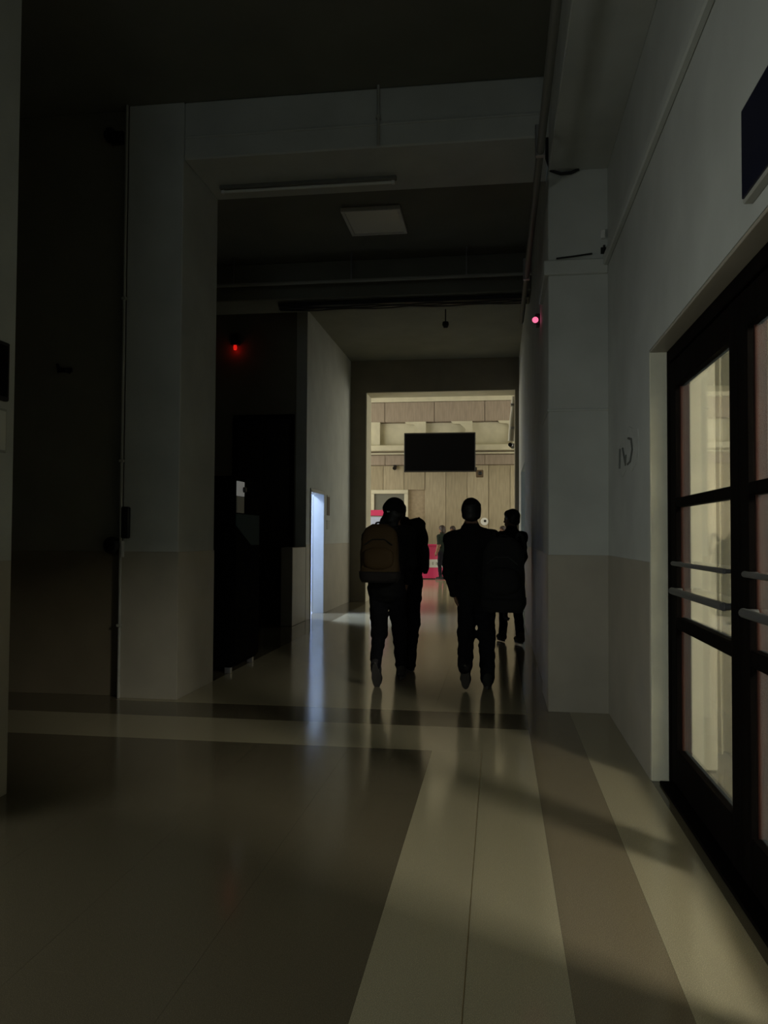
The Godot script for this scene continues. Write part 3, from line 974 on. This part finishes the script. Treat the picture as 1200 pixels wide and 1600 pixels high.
func build_fittings() -> void:
	# unlit flat ceiling light between the beams
	var t := thing("ceiling_panel_light", "unlit square light panel set in dark ceiling between two beams", "lamp", V(-1.43, 5.1, -9.17))
	var st := mb()
	add_box(st, V(-0.34, -0.05, -0.37), V(0.34, 0.0, -0.33))
	add_box(st, V(-0.34, -0.05, 0.33), V(0.34, 0.0, 0.37))
	add_box(st, V(-0.34, -0.05, -0.33), V(-0.30, 0.0, 0.33))
	add_box(st, V(0.30, -0.05, -0.33), V(0.34, 0.0, 0.33))
	part("frame", st.commit(), M.white, t)
	bx("diffuser", V(-0.30, -0.04, -0.33), V(0.30, -0.01, 0.33), M.off_lamp, t, 0.003)
	# unlit tube batten below the nearer beam
	t = thing("fluorescent_batten", "unlit long tube lamp fixed under the nearer ceiling beam", "lamp", V(-1.72, 4.60, -7.0))
	bx("housing", V(-0.82, -0.035, -0.025), V(0.82, 0.0, 0.025), M.pipe_grey, t, 0.006)
	part("tube", tube_mesh([V(-0.78, -0.055, 0), V(0.78, -0.055, 0)], 0.014, 12), M.off_lamp, t)
	for s in [-0.79, 0.79]:
		bx("lamp_holder", V(s - 0.015, -0.072, -0.015), V(s + 0.015, -0.04, 0.015), M.white, t)
	# pipes and cables
	t = thing("conduit_pipe", "long grey pipe running under the soffit along the hall", "pipe", V(0.30, 4.16, -4.0))
	part("pipe", tube_mesh([V(0, 0, 10.0), V(0, 0, 2.5), V(0, 0, -6.4)], 0.028, 14), M.pipe_grey, t)
	for z in [4.0, 0.0, -1.8, -4.6]:
		bx("clamp", V(-0.036, -0.036, z - 0.02), V(0.036, 0.20, z + 0.02), M.steel, t, 0.006)
	t = thing("conduit_pipe", "thin pipe crossing below the ceiling in front of the farther beam", "pipe", V(-1.3, 4.72, -10.2))
	part("pipe", tube_mesh([V(-2.6, 0, 0), V(0, 0.0, 0), V(1.72, 0, 0)], 0.022, 10), M.paint_grey, t)
	for x in [-2.2, -0.6, 0.9]:
		bx("hanger", V(x - 0.01, 0, -0.01), V(x + 0.01, 0.38, 0.01), M.steel, t, 0.002)
	t = thing("cable_tray", "dark cable tray fixed along the underside of farther beam", "cable tray", V(-1.2, 4.585, -10.72))
	bx("tray", V(-1.8, -0.05, -0.10), V(1.6, 0.0, 0.10), M.black, t, 0.004)
	for k in 3:
		var pts := []
		for i in 14:
			pts.append(V(-1.8 + i * 0.26, -0.055 - 0.02 * absf(sin(i * 0.9 + k)), -0.06 + k * 0.06))
		part("cable", tube_mesh(pts, 0.009, 6), M.cable, t)
	t = thing("beam_conduit", "thin upright conduit clipped across the nearer beam face", "pipe", V(-0.98, 4.60, -6.42))
	part("pipe", tube_mesh([V(0, 0.5, 0), V(0, 0.0, 0)], 0.012, 10), M.paint_grey, t)
	bx("clip", V(-0.02, 0.22, -0.03), V(0.02, 0.25, 0.014), M.paint_grey, t)
	# hanging detector
	t = thing("ceiling_detector", "small dark detector hanging on a rod before the portal", "detector", V(-0.85, 5.1, -13.0))
	part("rod", tube_mesh([V(0, 0, 0), V(0, -0.22, 0)], 0.010, 8), M.black, t)
	part("sensor_head", lathe_mesh([[0.0, 0.0], [0.05, 0.0], [0.055, -0.05], [0.03, -0.10], [0.0, -0.10]], V(0, -0.21, 0)), M.black, t)
	# corner conduit and the black fitting by the left pillar
	t = thing("corner_conduit", "thin pale vertical conduit where side wall meets the pillar", "pipe", V(-3.182, 0, -6.437))
	part("pipe", tube_mesh([V(0, 0.0, 0), V(0, 2.4, 0), V(0, 5.1, 0)], 0.013, 10), M.paint_grey, t)
	for y in [0.6, 2.0, 3.4]:
		bx("clip", V(-0.022, y, -0.02), V(0.022, y + 0.025, 0.02), M.paint_grey, t)
	t = thing("wall_intercom", "black round knob and upright black plate at pillar edge", "intercom", V(-3.2, 1.22, -6.45))
	bx("plate", V(0.03, 0.13, -0.002), V(0.10, 0.40, 0.04), M.black, t, 0.012)
	part("knob", lathe_mesh([[0.0, 0.08], [0.05, 0.078], [0.072, 0.05], [0.072, 0.0], [0.03, -0.06]], V(-0.055, 0.07, -0.01), Basis(Vector3.RIGHT, PI / 2), 22), M.black, t)
	bx("switch", V(0.028, -0.03, -0.002), V(0.048, 0.11, 0.03), M.white, t, 0.004)
	t = thing("security_camera", "small black dome camera high on the dark side wall", "camera", V(-3.30, 4.84, -6.51))
	bx("base_plate", V(-0.06, -0.05, -0.006), V(0.06, 0.07, 0.03), M.black, t, 0.01)
	part("dome", lathe_mesh([[0.075, 0.0], [0.072, -0.03], [0.05, -0.062], [0.0, -0.078]], V(0.0, 0.0, 0.10)), M.gloss_black, t)
	bx("arm", V(-0.03, 0.0, 0.0), V(0.03, 0.03, 0.17), M.black, t, 0.008)
	t = thing("wall_hook", "small dark two-pronged hook on the side wall", "hook", V(-3.78, 2.82, -6.515))
	bx("base_plate", V(-0.05, -0.02, -0.003), V(0.09, 0.02, 0.01), M.black, t, 0.004)
	for s in [[-0.02, 0.02], [0.06, -0.02]]:
		part("prong", tube_mesh([V(s[0], s[1], 0.0), V(s[0], s[1], 0.05), V(s[0], s[1] + 0.03, 0.06)], 0.012, 8), M.black, t)
	# boards on the near left wall
	t = thing("notice_board", "black board hung above a white notice at the frame's edge", "board", V(-2.588, 2.08, -3.0))
	bx("frame", V(-0.002, 0, -0.89), V(0.03, 0.31, 0.6), M.black, t, 0.006)
	bx("face", V(0.025, 0.02, -0.87), V(0.034, 0.29, 0.58), M.gloss_black, t, 0.002)
	t = thing("paper_notice", "white framed notice directly below the black board", "notice", V(-2.588, 1.81, -3.0))
	bx("frame", V(-0.002, 0, -0.90), V(0.012, 0.23, -0.3), M.paint_grey, t, 0.003)
	bx("sheet", V(0.010, 0.012, -0.888), V(0.0145, 0.218, -0.312), M.paper, t, 0.001)
	# blue sign over the glazed doors
	t = thing("wall_sign", "dark navy sign board on pale wall above the glazed doors", "sign", V(0.866, 2.525, -2.3))
	bx("frame", V(-0.035, 0, -0.56), V(0.0, 0.33, 0.56), M.paint_grey, t, 0.004)
	bx("face", V(-0.042, 0.012, -0.545), V(-0.033, 0.318, 0.545), M.navy, t, 0.002)
	# worn notice between pillar and doors
	t = thing("worn_notice", "torn pale notice with dark marks between pillar and glazed doors", "notice", V(0.862, 1.82, -5.5))
	st = mb()
	add_prism(st, [Vector2(-0.46, 0.02), Vector2(-0.30, -0.02), Vector2(-0.08, 0.02), Vector2(0.12, -0.01), Vector2(0.34, 0.03), Vector2(0.40, 0.12), Vector2(0.36, 0.24), Vector2(0.20, 0.26), Vector2(0.02, 0.30), Vector2(-0.16, 0.27), Vector2(-0.34, 0.24), Vector2(-0.48, 0.14)], V(0, 0, 0), Vector3.BACK, Vector3.UP, -0.003)
	part("paper", st.commit(), M.old_paper, t)
	for s in [[-0.36, 0.05, -0.34, 0.19, 0.018], [-0.22, 0.18, -0.10, 0.06, 0.016], [-0.11, 0.05, -0.08, 0.12, 0.012], [0.02, 0.22, 0.14, 0.20, 0.016], [0.14, 0.20, 0.18, 0.13, 0.016], [0.18, 0.13, 0.10, 0.06, 0.016], [0.10, 0.06, -0.02, 0.05, 0.014]]:
		part("mark", tube_mesh([V(-0.003, s[1], s[0]), V(-0.003, s[3], s[2])], s[4] * 0.5, 6), M.faded_ink, t)
	# pillar cable and bracket
	t = thing("pillar_cable", "black cable drooping at the head of the pale pillar", "cable", V(0.40, 4.33, -6.48))
	part("cable", tube_mesh([V(-0.01, 0.5, 0.0), V(-0.012, 0.1, 0.0), V(0.02, 0.0, 0.0), V(0.10, -0.03, 0.0), V(0.18, -0.025, 0.0), V(0.24, 0.0, 0.0)], 0.013, 8), M.cable, t)
	t = thing("pillar_bracket", "small dark hook with white clip beside the pillar collar", "hook", V(0.83, 3.66, -6.49))
	bx("base_plate", V(-0.02, -0.02, -0.012), V(0.02, 0.03, 0.01), M.black, t, 0.003)
	part("hook", tube_mesh([V(0, 0, 0.0), V(0, 0.0, 0.05), V(0, 0.03, 0.055)], 0.009, 8), M.black, t)
	bx("clip", V(-0.02, 0.10, -0.012), V(0.015, 0.17, 0.02), M.white, t, 0.005)
	t = thing("collar_wire", "thin black wire lying over the pillar collar", "cable", V(0.5, 3.605, -6.46))
	part("wire", tube_mesh([V(-0.04, 0.0, 0.005), V(0.10, 0.012, 0.006), V(0.24, 0.028, 0.004)], 0.007, 6), M.cable, t)
	# lit warning lamps
	t = thing("warning_lamp", "small red glowing lamp under a black box in dark bay", "lamp", V(-4.31, 4.43, -12.74))
	bx("box", V(-0.07, 0.10, 0.0), V(0.07, 0.30, 0.10), M.black, t, 0.01)
	part("red_lamp", lathe_mesh([[0.025, 0.10], [0.032, 0.06], [0.025, 0.025], [0.0, 0.015]], V(0, 0.0, 0.06)), M.red_led, t)
	var om := OmniLight3D.new()
	om.name = "red_light"
	om.light_color = Color(1.0, 0.12, 0.08)
	om.light_energy = 0.002
	om.light_size = 0.03
	om.omni_range = 30.0
	om.omni_attenuation = 2.0
	om.shadow_enabled = true
	t.add_child(om)
	om.position = V(0, 0.02, 0.06)
	t = thing("warning_lamp", "tiny pink glowing oval lamp on the wall behind pale pillar", "lamp", V(0.43, 3.62, -8.4))
	bx("box", V(-0.05, -0.05, -0.07), V(0.0, 0.07, 0.07), M.black, t, 0.01)
	var bl := part("pink_lamp", lathe_mesh([[0.0, -0.02], [0.022, -0.014], [0.032, 0.0], [0.022, 0.014], [0.0, 0.02]], Vector3.ZERO, Basis(Vector3.RIGHT, PI / 2), 16), M.pink_led, t)
	bl.position = V(-0.05, 0.0, 0.075)
	om = om.duplicate()
	om.name = "pink_light"
	om.light_color = Color(1.0, 0.45, 0.6)
	om.light_energy = 0.004
	t.add_child(om)
	om.position = V(-0.05, 0.0, 0.075)
	# pale pipe and camera at the portal
	t = thing("drain_pipe", "pale bent drain pipe in the upper corner of portal", "pipe", V(0.30, 3.3, -16.45))
	part("pipe", tube_mesh([V(0.06, 1.12, -1.02), V(0.055, 0.9, -1.02), V(0.02, 0.6, -1.02), V(0.0, 0.35, -1.03), V(-0.01, 0.15, -1.03)], 0.075, 12), M.pipe_pale, t)
	for y in [0.9, 0.4]:
		bx("clamp", V(-0.03, y, -1.08), V(0.10, y + 0.05, -0.86), M.steel, t, 0.006)
	t = thing("bullet_camera", "small dark camera below the pale portal pipe", "camera", V(0.30, 3.32, -17.5))
	part("housing", tube_mesh([V(-0.04, 0.05, 0.10), V(-0.01, 0.04, -0.05)], 0.045, 12), M.black, t)
	bx("mount", V(-0.02, -0.02, -0.16), V(0.06, 0.10, -0.04), M.white, t, 0.01)
	# notices beside the lit doorway
	for k in 2:
		t = thing("door_notice", ["brownish notice on the wall just past lit doorway", "smaller pale notice under the brownish one past lit doorway"][k], "notice", V(-3.097, [1.76, 1.50][k], -14.45))
		bx("sheet", V(-0.004, 0, -0.11), V(0.006, [0.36, 0.16][k], 0.11), [M.speaker, M.paint_grey][k], t, 0.002)
		bx("edge", V(-0.004, [0.34, 0.145][k], -0.12), V(0.010, [0.37, 0.17][k], 0.12), M.paint_grey, t, 0.002)
	# vending machine behind the left pillar
	t = thing("vending_machine", "tall black vending machine with lit strip and teal front behind pillar", "vending machine", V(-2.98, 0, -8.14))
	bx("cabinet", V(-0.38, 0.06, -0.42), V(0.36, 1.98, 0.42), M.matte_black, t, 0.02)
	var fr := bx("front_panel", V(0.355, 0.10, -0.40), V(0.38, 1.95, 0.40), M.matte_black, t, 0.008)
	st = mb()
	add_prism(st, [Vector2(-0.38, 1.60), Vector2(0.40, 1.60), Vector2(0.40, 1.48), Vector2(-0.10, 1.28), Vector2(-0.38, 1.28)], V(0.381, 0, 0), Vector3.BACK, Vector3.UP, 0.006)
	part("teal_graphic", st.commit(), M.teal, t)
	bx("lit_strip", V(0.378, 1.78, 0.18), V(0.392, 1.93, 0.40), M.panel_lit, t, 0.003)
	bx("button_strip", V(0.378, 1.61, 0.18), V(0.390, 1.775, 0.40), M.paint_grey, t, 0.003)
	part("selector_knob", lathe_mesh([[0.0, 0.03], [0.025, 0.028], [0.03, 0.0]], V(0.39, 1.85, 0.21), Basis(Vector3.FORWARD, PI / 2), 14), M.black, t)
	bx("delivery_flap", V(0.378, 0.35, -0.25), V(0.392, 0.60, 0.25), M.matte_black, t, 0.004)
	for q in [[-0.32, -0.36], [-0.32, 0.36], [0.30, -0.36], [0.30, 0.36]]:
		bx("foot", V(q[0] - 0.03, 0, q[1] - 0.03), V(q[0] + 0.03, 0.065, q[1] + 0.03), M.steel, t)
	area("strip_light", t, V(0.40, 1.855, 0.29), Vector3.RIGHT, Vector2(0.22, 0.15), Color(0.9, 0.9, 0.86), 0.0004)

func build_doors() -> void:
	# glazed wooden double doors in the wall on the right
	var d := struct("door_1")
	var st := mb()
	add_box(st, V(0.963, 0.0, -4.77), V(1.07, 2.46, -4.71), 0.005)
	add_box(st, V(0.963, 0.0, -2.13), V(1.07, 2.46, -2.07), 0.005)
	add_box(st, V(0.963, 2.38, -4.71), V(1.07, 2.46, -2.13), 0.005)
	part("door_frame", st.commit(), M.dark_wood, d)
	bx("threshold", V(0.90, -0.001, -4.71), V(1.07, 0.018, -2.13), M.dark_wood, d, 0.004)
	for k in 2:
		var za: float = [-4.705, -3.415][k]
		var zb: float = [-3.425, -2.135][k]
		var leaf := Node3D.new()
		leaf.name = "door_leaf"
		d.add_child(leaf, true)
		var x0 := 0.968
		var x1 := 1.05
		for zz in [[za, za + 0.115], [zb - 0.115, zb]]:
			var sti := bx("stile", V(x0, 0.02, zz[0]), V(x0 + 0.03, 2.37, zz[1]), M.dark_wood, leaf, 0.005)
			bx("wood_lining", V(x0 + 0.03, 0.02, zz[0]), V(x1, 2.37, zz[1]), M.wood, sti, 0.004)
		for r in [[0.02, 0.22], [0.88, 0.945], [1.55, 1.60], [2.22, 2.37]]:
			bx("rail", V(x0 + 0.002, r[0], za + 0.115), V(x1 - 0.02, r[1], zb - 0.115), M.dark_wood, leaf, 0.006)
		for g in [[0.22, 0.88], [0.945, 1.55], [1.60, 2.22]]:
			bx("pane", V(1.007, g[0] - 0.005, za + 0.11), V(1.011, g[1] + 0.005, zb - 0.11), M.glass, leaf, 0.0)
		for q in [[1.24, 0.012, 0.95], [1.09, 0.019, 0.945]]:
			var bs := mb()
			add_tube(bs, [V(q[2], q[0], za + 0.13), V(q[2], q[0], zb - 0.13)], q[1], 12)
			for zz in [za + 0.13, zb - 0.13]:
				add_tube(bs, [V(1.0, q[0], zz), V(q[2], q[0], zz)], q[1] * 0.8, 10)
			part("push_bar", bs.commit(), M.bar_grey, leaf)
	# painted lining of the opening
	var tr := struct("trim_1")
	bx("jamb_lining", V(0.866, 0.0, -4.768), V(0.962, 2.45, -4.750), M.lining, tr, 0.003)
	bx("head_lining", V(0.866, 2.445, -4.75), V(0.962, 2.459, -2.07), M.dado, tr, 0.003)
	# curtain in the room behind the doors
	var t := thing("curtain", "gathered cream curtain seen through the glazed doors", "curtain", V(1.36, 0.06, -5.3))
	var v := PackedVector3Array()
	var ix := PackedInt32Array()
	var nu := 70
	var ny := 14
	for y in ny + 1:
		for u in nu + 1:
			var a := float(u) / nu
			var s := sin(a * TAU * 6.0 + 0.4 * sin(y * 0.4)) * 0.045
			v.append(V(-0.02 + a * 0.40, 3.0 * y / ny, 0.10 + s * (0.7 + 0.3 * sin(a * 9.0)) - a * 0.1))
	for y in ny:
		for u in nu:
			var p := y * (nu + 1) + u
			ix.append_array([p, p + nu + 1, p + 1, p + 1, p + nu + 1, p + nu + 2])
	part("drape", indexed(v, ix, PackedColorArray()), M.curtain, t)
	part("rod", tube_mesh([V(-0.06, 3.02, 0.07), V(0.9, 3.02, 0.0)], 0.014, 10), M.dark_wood, t)
	# half-open glazed door of the lit room
	d = struct("door_2")
	st = mb()
	add_box(st, V(-3.29, 0, -13.07), V(-3.085, 2.16, -13.02), 0.004)
	add_box(st, V(-3.29, 0, -14.10), V(-3.085, 2.16, -14.05), 0.004)
	add_box(st, V(-3.29, 2.12, -14.10), V(-3.085, 2.18, -13.02), 0.004)
	part("door_casing", st.commit(), M.paint_grey, d)
	var lf := Node3D.new()
	lf.name = "door_leaf"
	d.add_child(lf)
	lf.position = V(-3.27, 0, -14.05)
	lf.rotation.y = deg_to_rad(2.0)
	st = mb()
	add_box(st, V(-0.04, 0.02, -0.95), V(0.0, 2.1, -0.80), 0.004)
	add_box(st, V(-0.04, 0.02, -0.15), V(0.0, 2.1, 0.0), 0.004)
	add_box(st, V(-0.04, 0.02, -0.80), V(0.0, 0.55, -0.15), 0.004)
	add_box(st, V(-0.04, 1.95, -0.80), V(0.0, 2.1, -0.15), 0.004)
	add_box(st, V(-0.04, 1.15, -0.80), V(0.0, 1.23, -0.15), 0.004)
	part("leaf_frame", st.commit(), M.paint_grey, lf)
	for g in [[0.55, 1.15], [1.23, 1.95]]:
		bx("pane", V(-0.022, g[0], -0.80), V(-0.018, g[1], -0.15), M.glass, lf, 0.0)
	part("door_handle", tube_mesh([V(0.0, 1.05, -0.88), V(0.05, 1.05, -0.88), V(0.05, 1.05, -0.76)], 0.011, 8), M.steel, lf)
	# tall dark door at the end of the bay
	d = struct("door_4")
	st = mb()
	add_box(st, V(-4.34, 0, -12.75), V(-4.27, 3.30, -12.69), 0.006)
	add_box(st, V(-3.37, 0, -12.75), V(-3.30, 3.30, -12.69), 0.006)
	add_box(st, V(-4.34, 3.30, -12.75), V(-3.30, 3.37, -12.69), 0.006)
	part("door_frame", st.commit(), M.dark_wood, d)
	for k in 2:
		var leaf := bx("door_leaf", V(-4.265 + k * 0.45, 0.01, -12.75), V(-3.825 + k * 0.45, 3.295, -12.71), M.dark_door, d, 0.005)
		for y in [[0.2, 1.3], [1.5, 3.0]]:
			bx("raised_panel", V(-4.215 + k * 0.45, y[0], -12.712), V(-3.875 + k * 0.45, y[1], -12.70), M.dark_door, leaf, 0.005)
	part("door_handle", tube_mesh([V(-3.87, 1.05, -12.71), V(-3.87, 1.05, -12.65), V(-3.97, 1.05, -12.65)], 0.012, 8), M.steel, d)

# ---------------------------------------------------------------- people and their bags
func strap_mesh(pts: Array, w: float, th: float) -> Mesh:
	var st := mb()
	var c := Curve3D.new()
	for p in pts:
		c.add_point(p)
	for k in pts.size():
		var tn: Vector3 = (pts[mini(k + 1, pts.size() - 1)] - pts[maxi(k - 1, 0)]) * 0.22
		c.set_point_in(k, -tn)
		c.set_point_out(k, tn)
	var q := c.tessellate(4, 4.0)
	var arr := []
	for p in q:
		arr.append(p)
	add_tube(st, arr, w * 0.5, 8)
	return st.commit()

func build_people() -> void:
	# person with the mustard backpack
	var who := person("person", "person in dark clothes and cap wearing a mustard backpack, mid-stride", V(-1.0, 0, -7.4), 0.0, {
		"pelvis": V(-0.03, 0.95, 0.02), "chest": V(-0.03, 1.24, 0.0), "neck": V(0.02, 1.47, -0.01), "head": V(0.045, 1.605, -0.01),
		"shl": V(-0.18, 1.37, 0.0), "shr": V(0.16, 1.40, 0.0), "ell": V(-0.20, 1.13, 0.03), "elr": V(0.19, 1.14, 0.0), "wrl": V(-0.16, 0.93, -0.12), "wrr": V(0.15, 0.95, -0.16),
		"hipl": V(-0.10, 0.88, 0.0), "hipr": V(0.06, 0.88, 0.0), "knl": V(-0.10, 0.48, -0.05), "knr": V(0.075, 0.50, -0.18), "anl": V(-0.095, 0.22, 0.20), "anr": V(0.08, 0.10, -0.30),
		"pitchl": -0.95, "dropl": V(0.0, -0.06, 0.02), "cuff": 0.052, "long_hair": V(-0.07, -0.20, 0.06), "shoe": Color(0.07, 0.065, 0.065), "solem": M.rubber, "lean": -0.05, "fat": 0.95,
	})
	var cs := BodyMesh.new()
	nets([blob(V(0, 0.062, 0.012), V(0.093, 0.078, 0.106), Color(0.012, 0.012, 0.014)), bone(V(-0.05, 0.03, 0.06), V(0.05, 0.03, 0.06), 0.055, 0.055, Color(0.012, 0.012, 0.014))], 0.007, 0.03, cs, 0.003)
	var cap := part("cap", skin_mesh(cs), M.cloth, who, V(0.045, 1.605, -0.01))
	for s in [[-0.060, 0.026, -0.050, -0.004], [-0.050, -0.004, -0.042, 0.022], [-0.042, 0.022, -0.034, -0.004], [-0.028, 0.026, -0.026, -0.006]]:
		part("white_mark", tube_mesh([V(s[0], s[1], 0.108), V(s[2], s[3], 0.108)], 0.004, 6), M.white, cap)
	backpack("mustard backpack with dark base on the capped person's back", V(-1.055, 0.97, -7.15), 0.0, 0.175, 0.52, 0.10, M.mustard, M.brown_cloth, [[V(-0.10, 0.44, -0.04), V(-0.11, 0.48, -0.13), V(-0.14, 0.42, -0.26), V(-0.13, 0.1, -0.23)], [V(0.10, 0.44, -0.04), V(0.12, 0.48, -0.13), V(0.14, 0.42, -0.26), V(0.13, 0.1, -0.23)]])
	# companion walking close ahead, head bowed
	person("person", "person in black with bowed head walking just ahead of mustard backpack", V(-0.965, 0, -8.2), 0.0, {
		"pelvis": V(0.02, 0.97, 0.0), "chest": V(0.02, 1.28, 0.0), "neck": V(0.0, 1.52, -0.04), "head": V(-0.075, 1.615, -0.12), "nod": -0.45,
		"shl": V(-0.17, 1.46, 0.0), "shr": V(0.145, 1.49, 0.0), "ell": V(-0.20, 1.18, 0.02), "elr": V(0.175, 1.19, 0.03), "wrl": V(-0.12, 1.05, -0.2), "wrr": V(0.14, 1.0, -0.14),
		"hipl": V(-0.06, 0.90, 0.0), "hipr": V(0.10, 0.90, 0.0), "knl": V(-0.05, 0.50, -0.10), "knr": V(0.10, 0.48, 0.02), "anl": V(-0.04, 0.10, -0.22), "anr": V(0.085, 0.10, 0.12),
		"shoe": Color(0.02, 0.02, 0.02), "fat": 1.0, "seed": 9,
	})
	shoulder_bag("black shoulder bag at the bowed person's far side", V(-0.735, 1.0, -8.2))
	# person with the big black backpack
	person("person", "person with short hair, dark jacket and trousers walking past the pale pillar", V(-0.24, 0, -7.35), 0.0, {
		"pelvis": V(0.05, 0.96, 0.0), "chest": V(0.01, 1.24, 0.0), "neck": V(0.0, 1.46, 0.0), "head": V(0.0, 1.60, -0.01),
		"shl": V(-0.17, 1.355, 0.0), "shr": V(0.19, 1.37, 0.0), "ell": V(-0.195, 1.07, 0.06), "elr": V(0.23, 1.08, 0.0), "wrl": V(-0.155, 0.87, 0.02), "wrr": V(0.2, 0.88, -0.16),
		"hipl": V(-0.02, 0.88, 0.0), "hipr": V(0.125, 0.88, 0.0), "knl": V(-0.045, 0.50, -0.02), "knr": V(0.14, 0.50, -0.02), "anl": V(-0.045, 0.235, 0.20), "anr": V(0.148, 0.095, -0.02),
		"pitchl": -0.9, "dropl": V(0.0, -0.055, 0.02), "cuff": 0.066, "shoe": Color(0.05, 0.05, 0.045), "fat": 1.02, "seed": 4,
	})
	backpack("large black backpack slung over one shoulder of short-haired person", V(0.05, 0.735, -7.08), -0.12, 0.185, 0.64, 0.13, M.black_cloth, M.black_cloth, [[V(-0.08, 0.60, -0.04), V(-0.10, 0.67, -0.14), V(-0.12, 0.60, -0.30), V(-0.10, 0.2, -0.30)], [V(0.10, 0.62, -0.06), V(0.13, 0.675, -0.10), V(0.165, 0.60, -0.08), V(0.175, 0.5, -0.05)], [V(0.02, 0.02, -0.05), V(-0.0, -0.05, -0.04), V(0.045, -0.075, -0.03)]])
	# dark figure by the right wall
	person("person", "dark figure walking close to wall beyond the black backpack", V(0.18, 0, -10.5), 0.25, {
		"pelvis": V(0.0, 0.95, 0.0), "chest": V(0.0, 1.24, 0.0), "neck": V(0.0, 1.47, 0.0), "head": V(0.0, 1.61, -0.02),
		"shl": V(-0.13, 1.38, 0.0), "shr": V(0.13, 1.38, 0.0), "ell": V(-0.16, 1.12, 0.06), "elr": V(0.15, 1.12, 0.0), "wrl": V(-0.13, 0.9, 0.0), "wrr": V(0.12, 0.95, -0.12),
		"hipl": V(-0.07, 0.88, 0.0), "hipr": V(0.07, 0.88, 0.0), "knl": V(-0.07, 0.5, -0.12), "knr": V(0.07, 0.48, 0.02), "anl": V(-0.07, 0.10, -0.2), "anr": V(0.07, 0.11, 0.15),
		"fat": 0.85, "cell": 0.018, "seed": 6, "look": 0.7, "shoe": Color(0.10, 0.08, 0.03),
	})
	# people in the far hall
	var far := {
		"pelvis": V(0.0, 0.95, 0.0), "chest": V(0.0, 1.24, 0.0), "neck": V(0.0, 1.47, 0.0), "head": V(0.0, 1.61, -0.02),
		"shl": V(-0.15, 1.38, 0.0), "shr": V(0.15, 1.38, 0.0), "ell": V(-0.19, 1.12, 0.02), "elr": V(0.19, 1.12, 0.02), "wrl": V(-0.18, 0.9, -0.08), "wrr": V(0.18, 0.9, -0.08),
		"hipl": V(-0.08, 0.88, 0.0), "hipr": V(0.08, 0.88, 0.0), "knl": V(-0.08, 0.5, -0.04), "knr": V(0.08, 0.48, 0.02), "anl": V(-0.08, 0.10, 0.0), "anr": V(0.08, 0.10, 0.05),
		"cell": 0.022, "fat": 0.9, "hairc": Color(0.03, 0.015, 0.01),
	}
	var a := far.duplicate()
	a.merge({"top": Color(0.02, 0.035, 0.025), "arm": SKIN, "long_hair": V(0.02, -0.16, 0.07), "leg": Color(0.015, 0.015, 0.02)}, true)
	person("person", "distant person in dark green with bare forearms beside the pink counter", V(-1.75, 0, -25.5), 0.9, a)
	a = far.duplicate()
	a.merge({"top": Color(0.25, 0.18, 0.15), "seed": 12}, true)
	person("person", "distant person in a brownish top behind the dark green one", V(-1.5, 0, -27.0), 2.6, a)
	a = far.duplicate()
	a.merge({"top": Color(0.30, 0.22, 0.2), "seed": 15, "long_hair": V(0.0, -0.14, 0.06)}, true)
	person("person", "distant person showing only hair above the black backpack", V(0.17, 0, -26.4), 2.2, a)

func backpack(label: String, at: Vector3, turn: float, rx: float, h: float, rz: float, m: Material, base: Material, straps: Array) -> void:
	var t := thing("backpack", label, "backpack", at, turn)
	var r := []
	for k in 15:
		var y := k / 14.0
		var s := 1.0 - 0.14 * pow(y, 3.0)
		if y > 0.82:
			s *= sqrt(maxf(0.0, 1.0 - pow((y - 0.82) / 0.20, 2.0)) * 0.85 + 0.06)
		if y < 0.08:
			s *= 0.86 + 0.14 * y / 0.08
		r.append([h * y, 0.0, 0.0, rx * s, rz * (0.72 + 0.28 * (1.0 - y)) * sqrt(s), 3.4])
	part("main_bag", loft_mesh(r, 32, 0.012, 5), m, t)
	r = []
	for k in 9:
		var y := k / 8.0
		var s := sqrt(maxf(0.05, 1.0 - pow(absf(y - 0.5) * 1.9, 4.0)))
		r.append([h * (0.22 + 0.38 * y), 0.0, rz * 0.80, rx * 0.78 * s, rz * 0.45 * s, 3.0])
	part("front_pocket", loft_mesh(r, 26, 0.008, 8), m, t)
	r = []
	for k in 5:
		var y := k / 4.0
		r.append([h * 0.19 * y - 0.004, 0.0, 0.002, (rx + 0.006) * (0.86 + 0.14 * minf(1.0, y * 2.5)), (rz + 0.007) * (0.86 + 0.13 * minf(1.0, y * 2.5)), 3.4])
	part("base_panel", loft_mesh(r, 32, 0.012, 5), base, t)
	part("zip", tube_mesh([V(-rx * 0.72, h * 0.64, rz * 0.84), V(-rx * 0.3, h * 0.735, rz * 0.80), V(rx * 0.3, h * 0.735, rz * 0.80), V(rx * 0.72, h * 0.64, rz * 0.84)], 0.006, 6), M.black, t)
	part("handle", strap_mesh([V(-0.035, h * 0.97, -0.01), V(-0.03, h + 0.012, -0.01), V(0.03, h + 0.012, -0.01), V(0.035, h * 0.97, -0.01)], 0.016, 0.01), M.black_cloth, t)
	for s in straps:
		part("strap", strap_mesh(s, 0.03, 0.01), M.black_cloth, t)

func shoulder_bag(label: String, at: Vector3) -> void:
	var t := thing("shoulder_bag", label, "bag", at)
	var r := []
	for k in 8:
		var y := k / 7.0
		var s := sqrt(maxf(0.1, 1.0 - pow(absf(y - 0.5) * 1.9, 5.0)))
		r.append([0.30 * y, 0.0, 0.0, 0.035 * s, 0.15 * s, 3.0])
	part("bag_body", loft_mesh(r, 24, 0.008, 3), M.black_cloth, t)
	part("strap", strap_mesh([V(0.0, 0.27, 0.10), V(0.005, 0.40, 0.08), V(-0.07, 0.57, 0.0), V(0.005, 0.40, -0.08), V(0.0, 0.27, -0.10)], 0.022, 0.01), M.black_cloth, t)
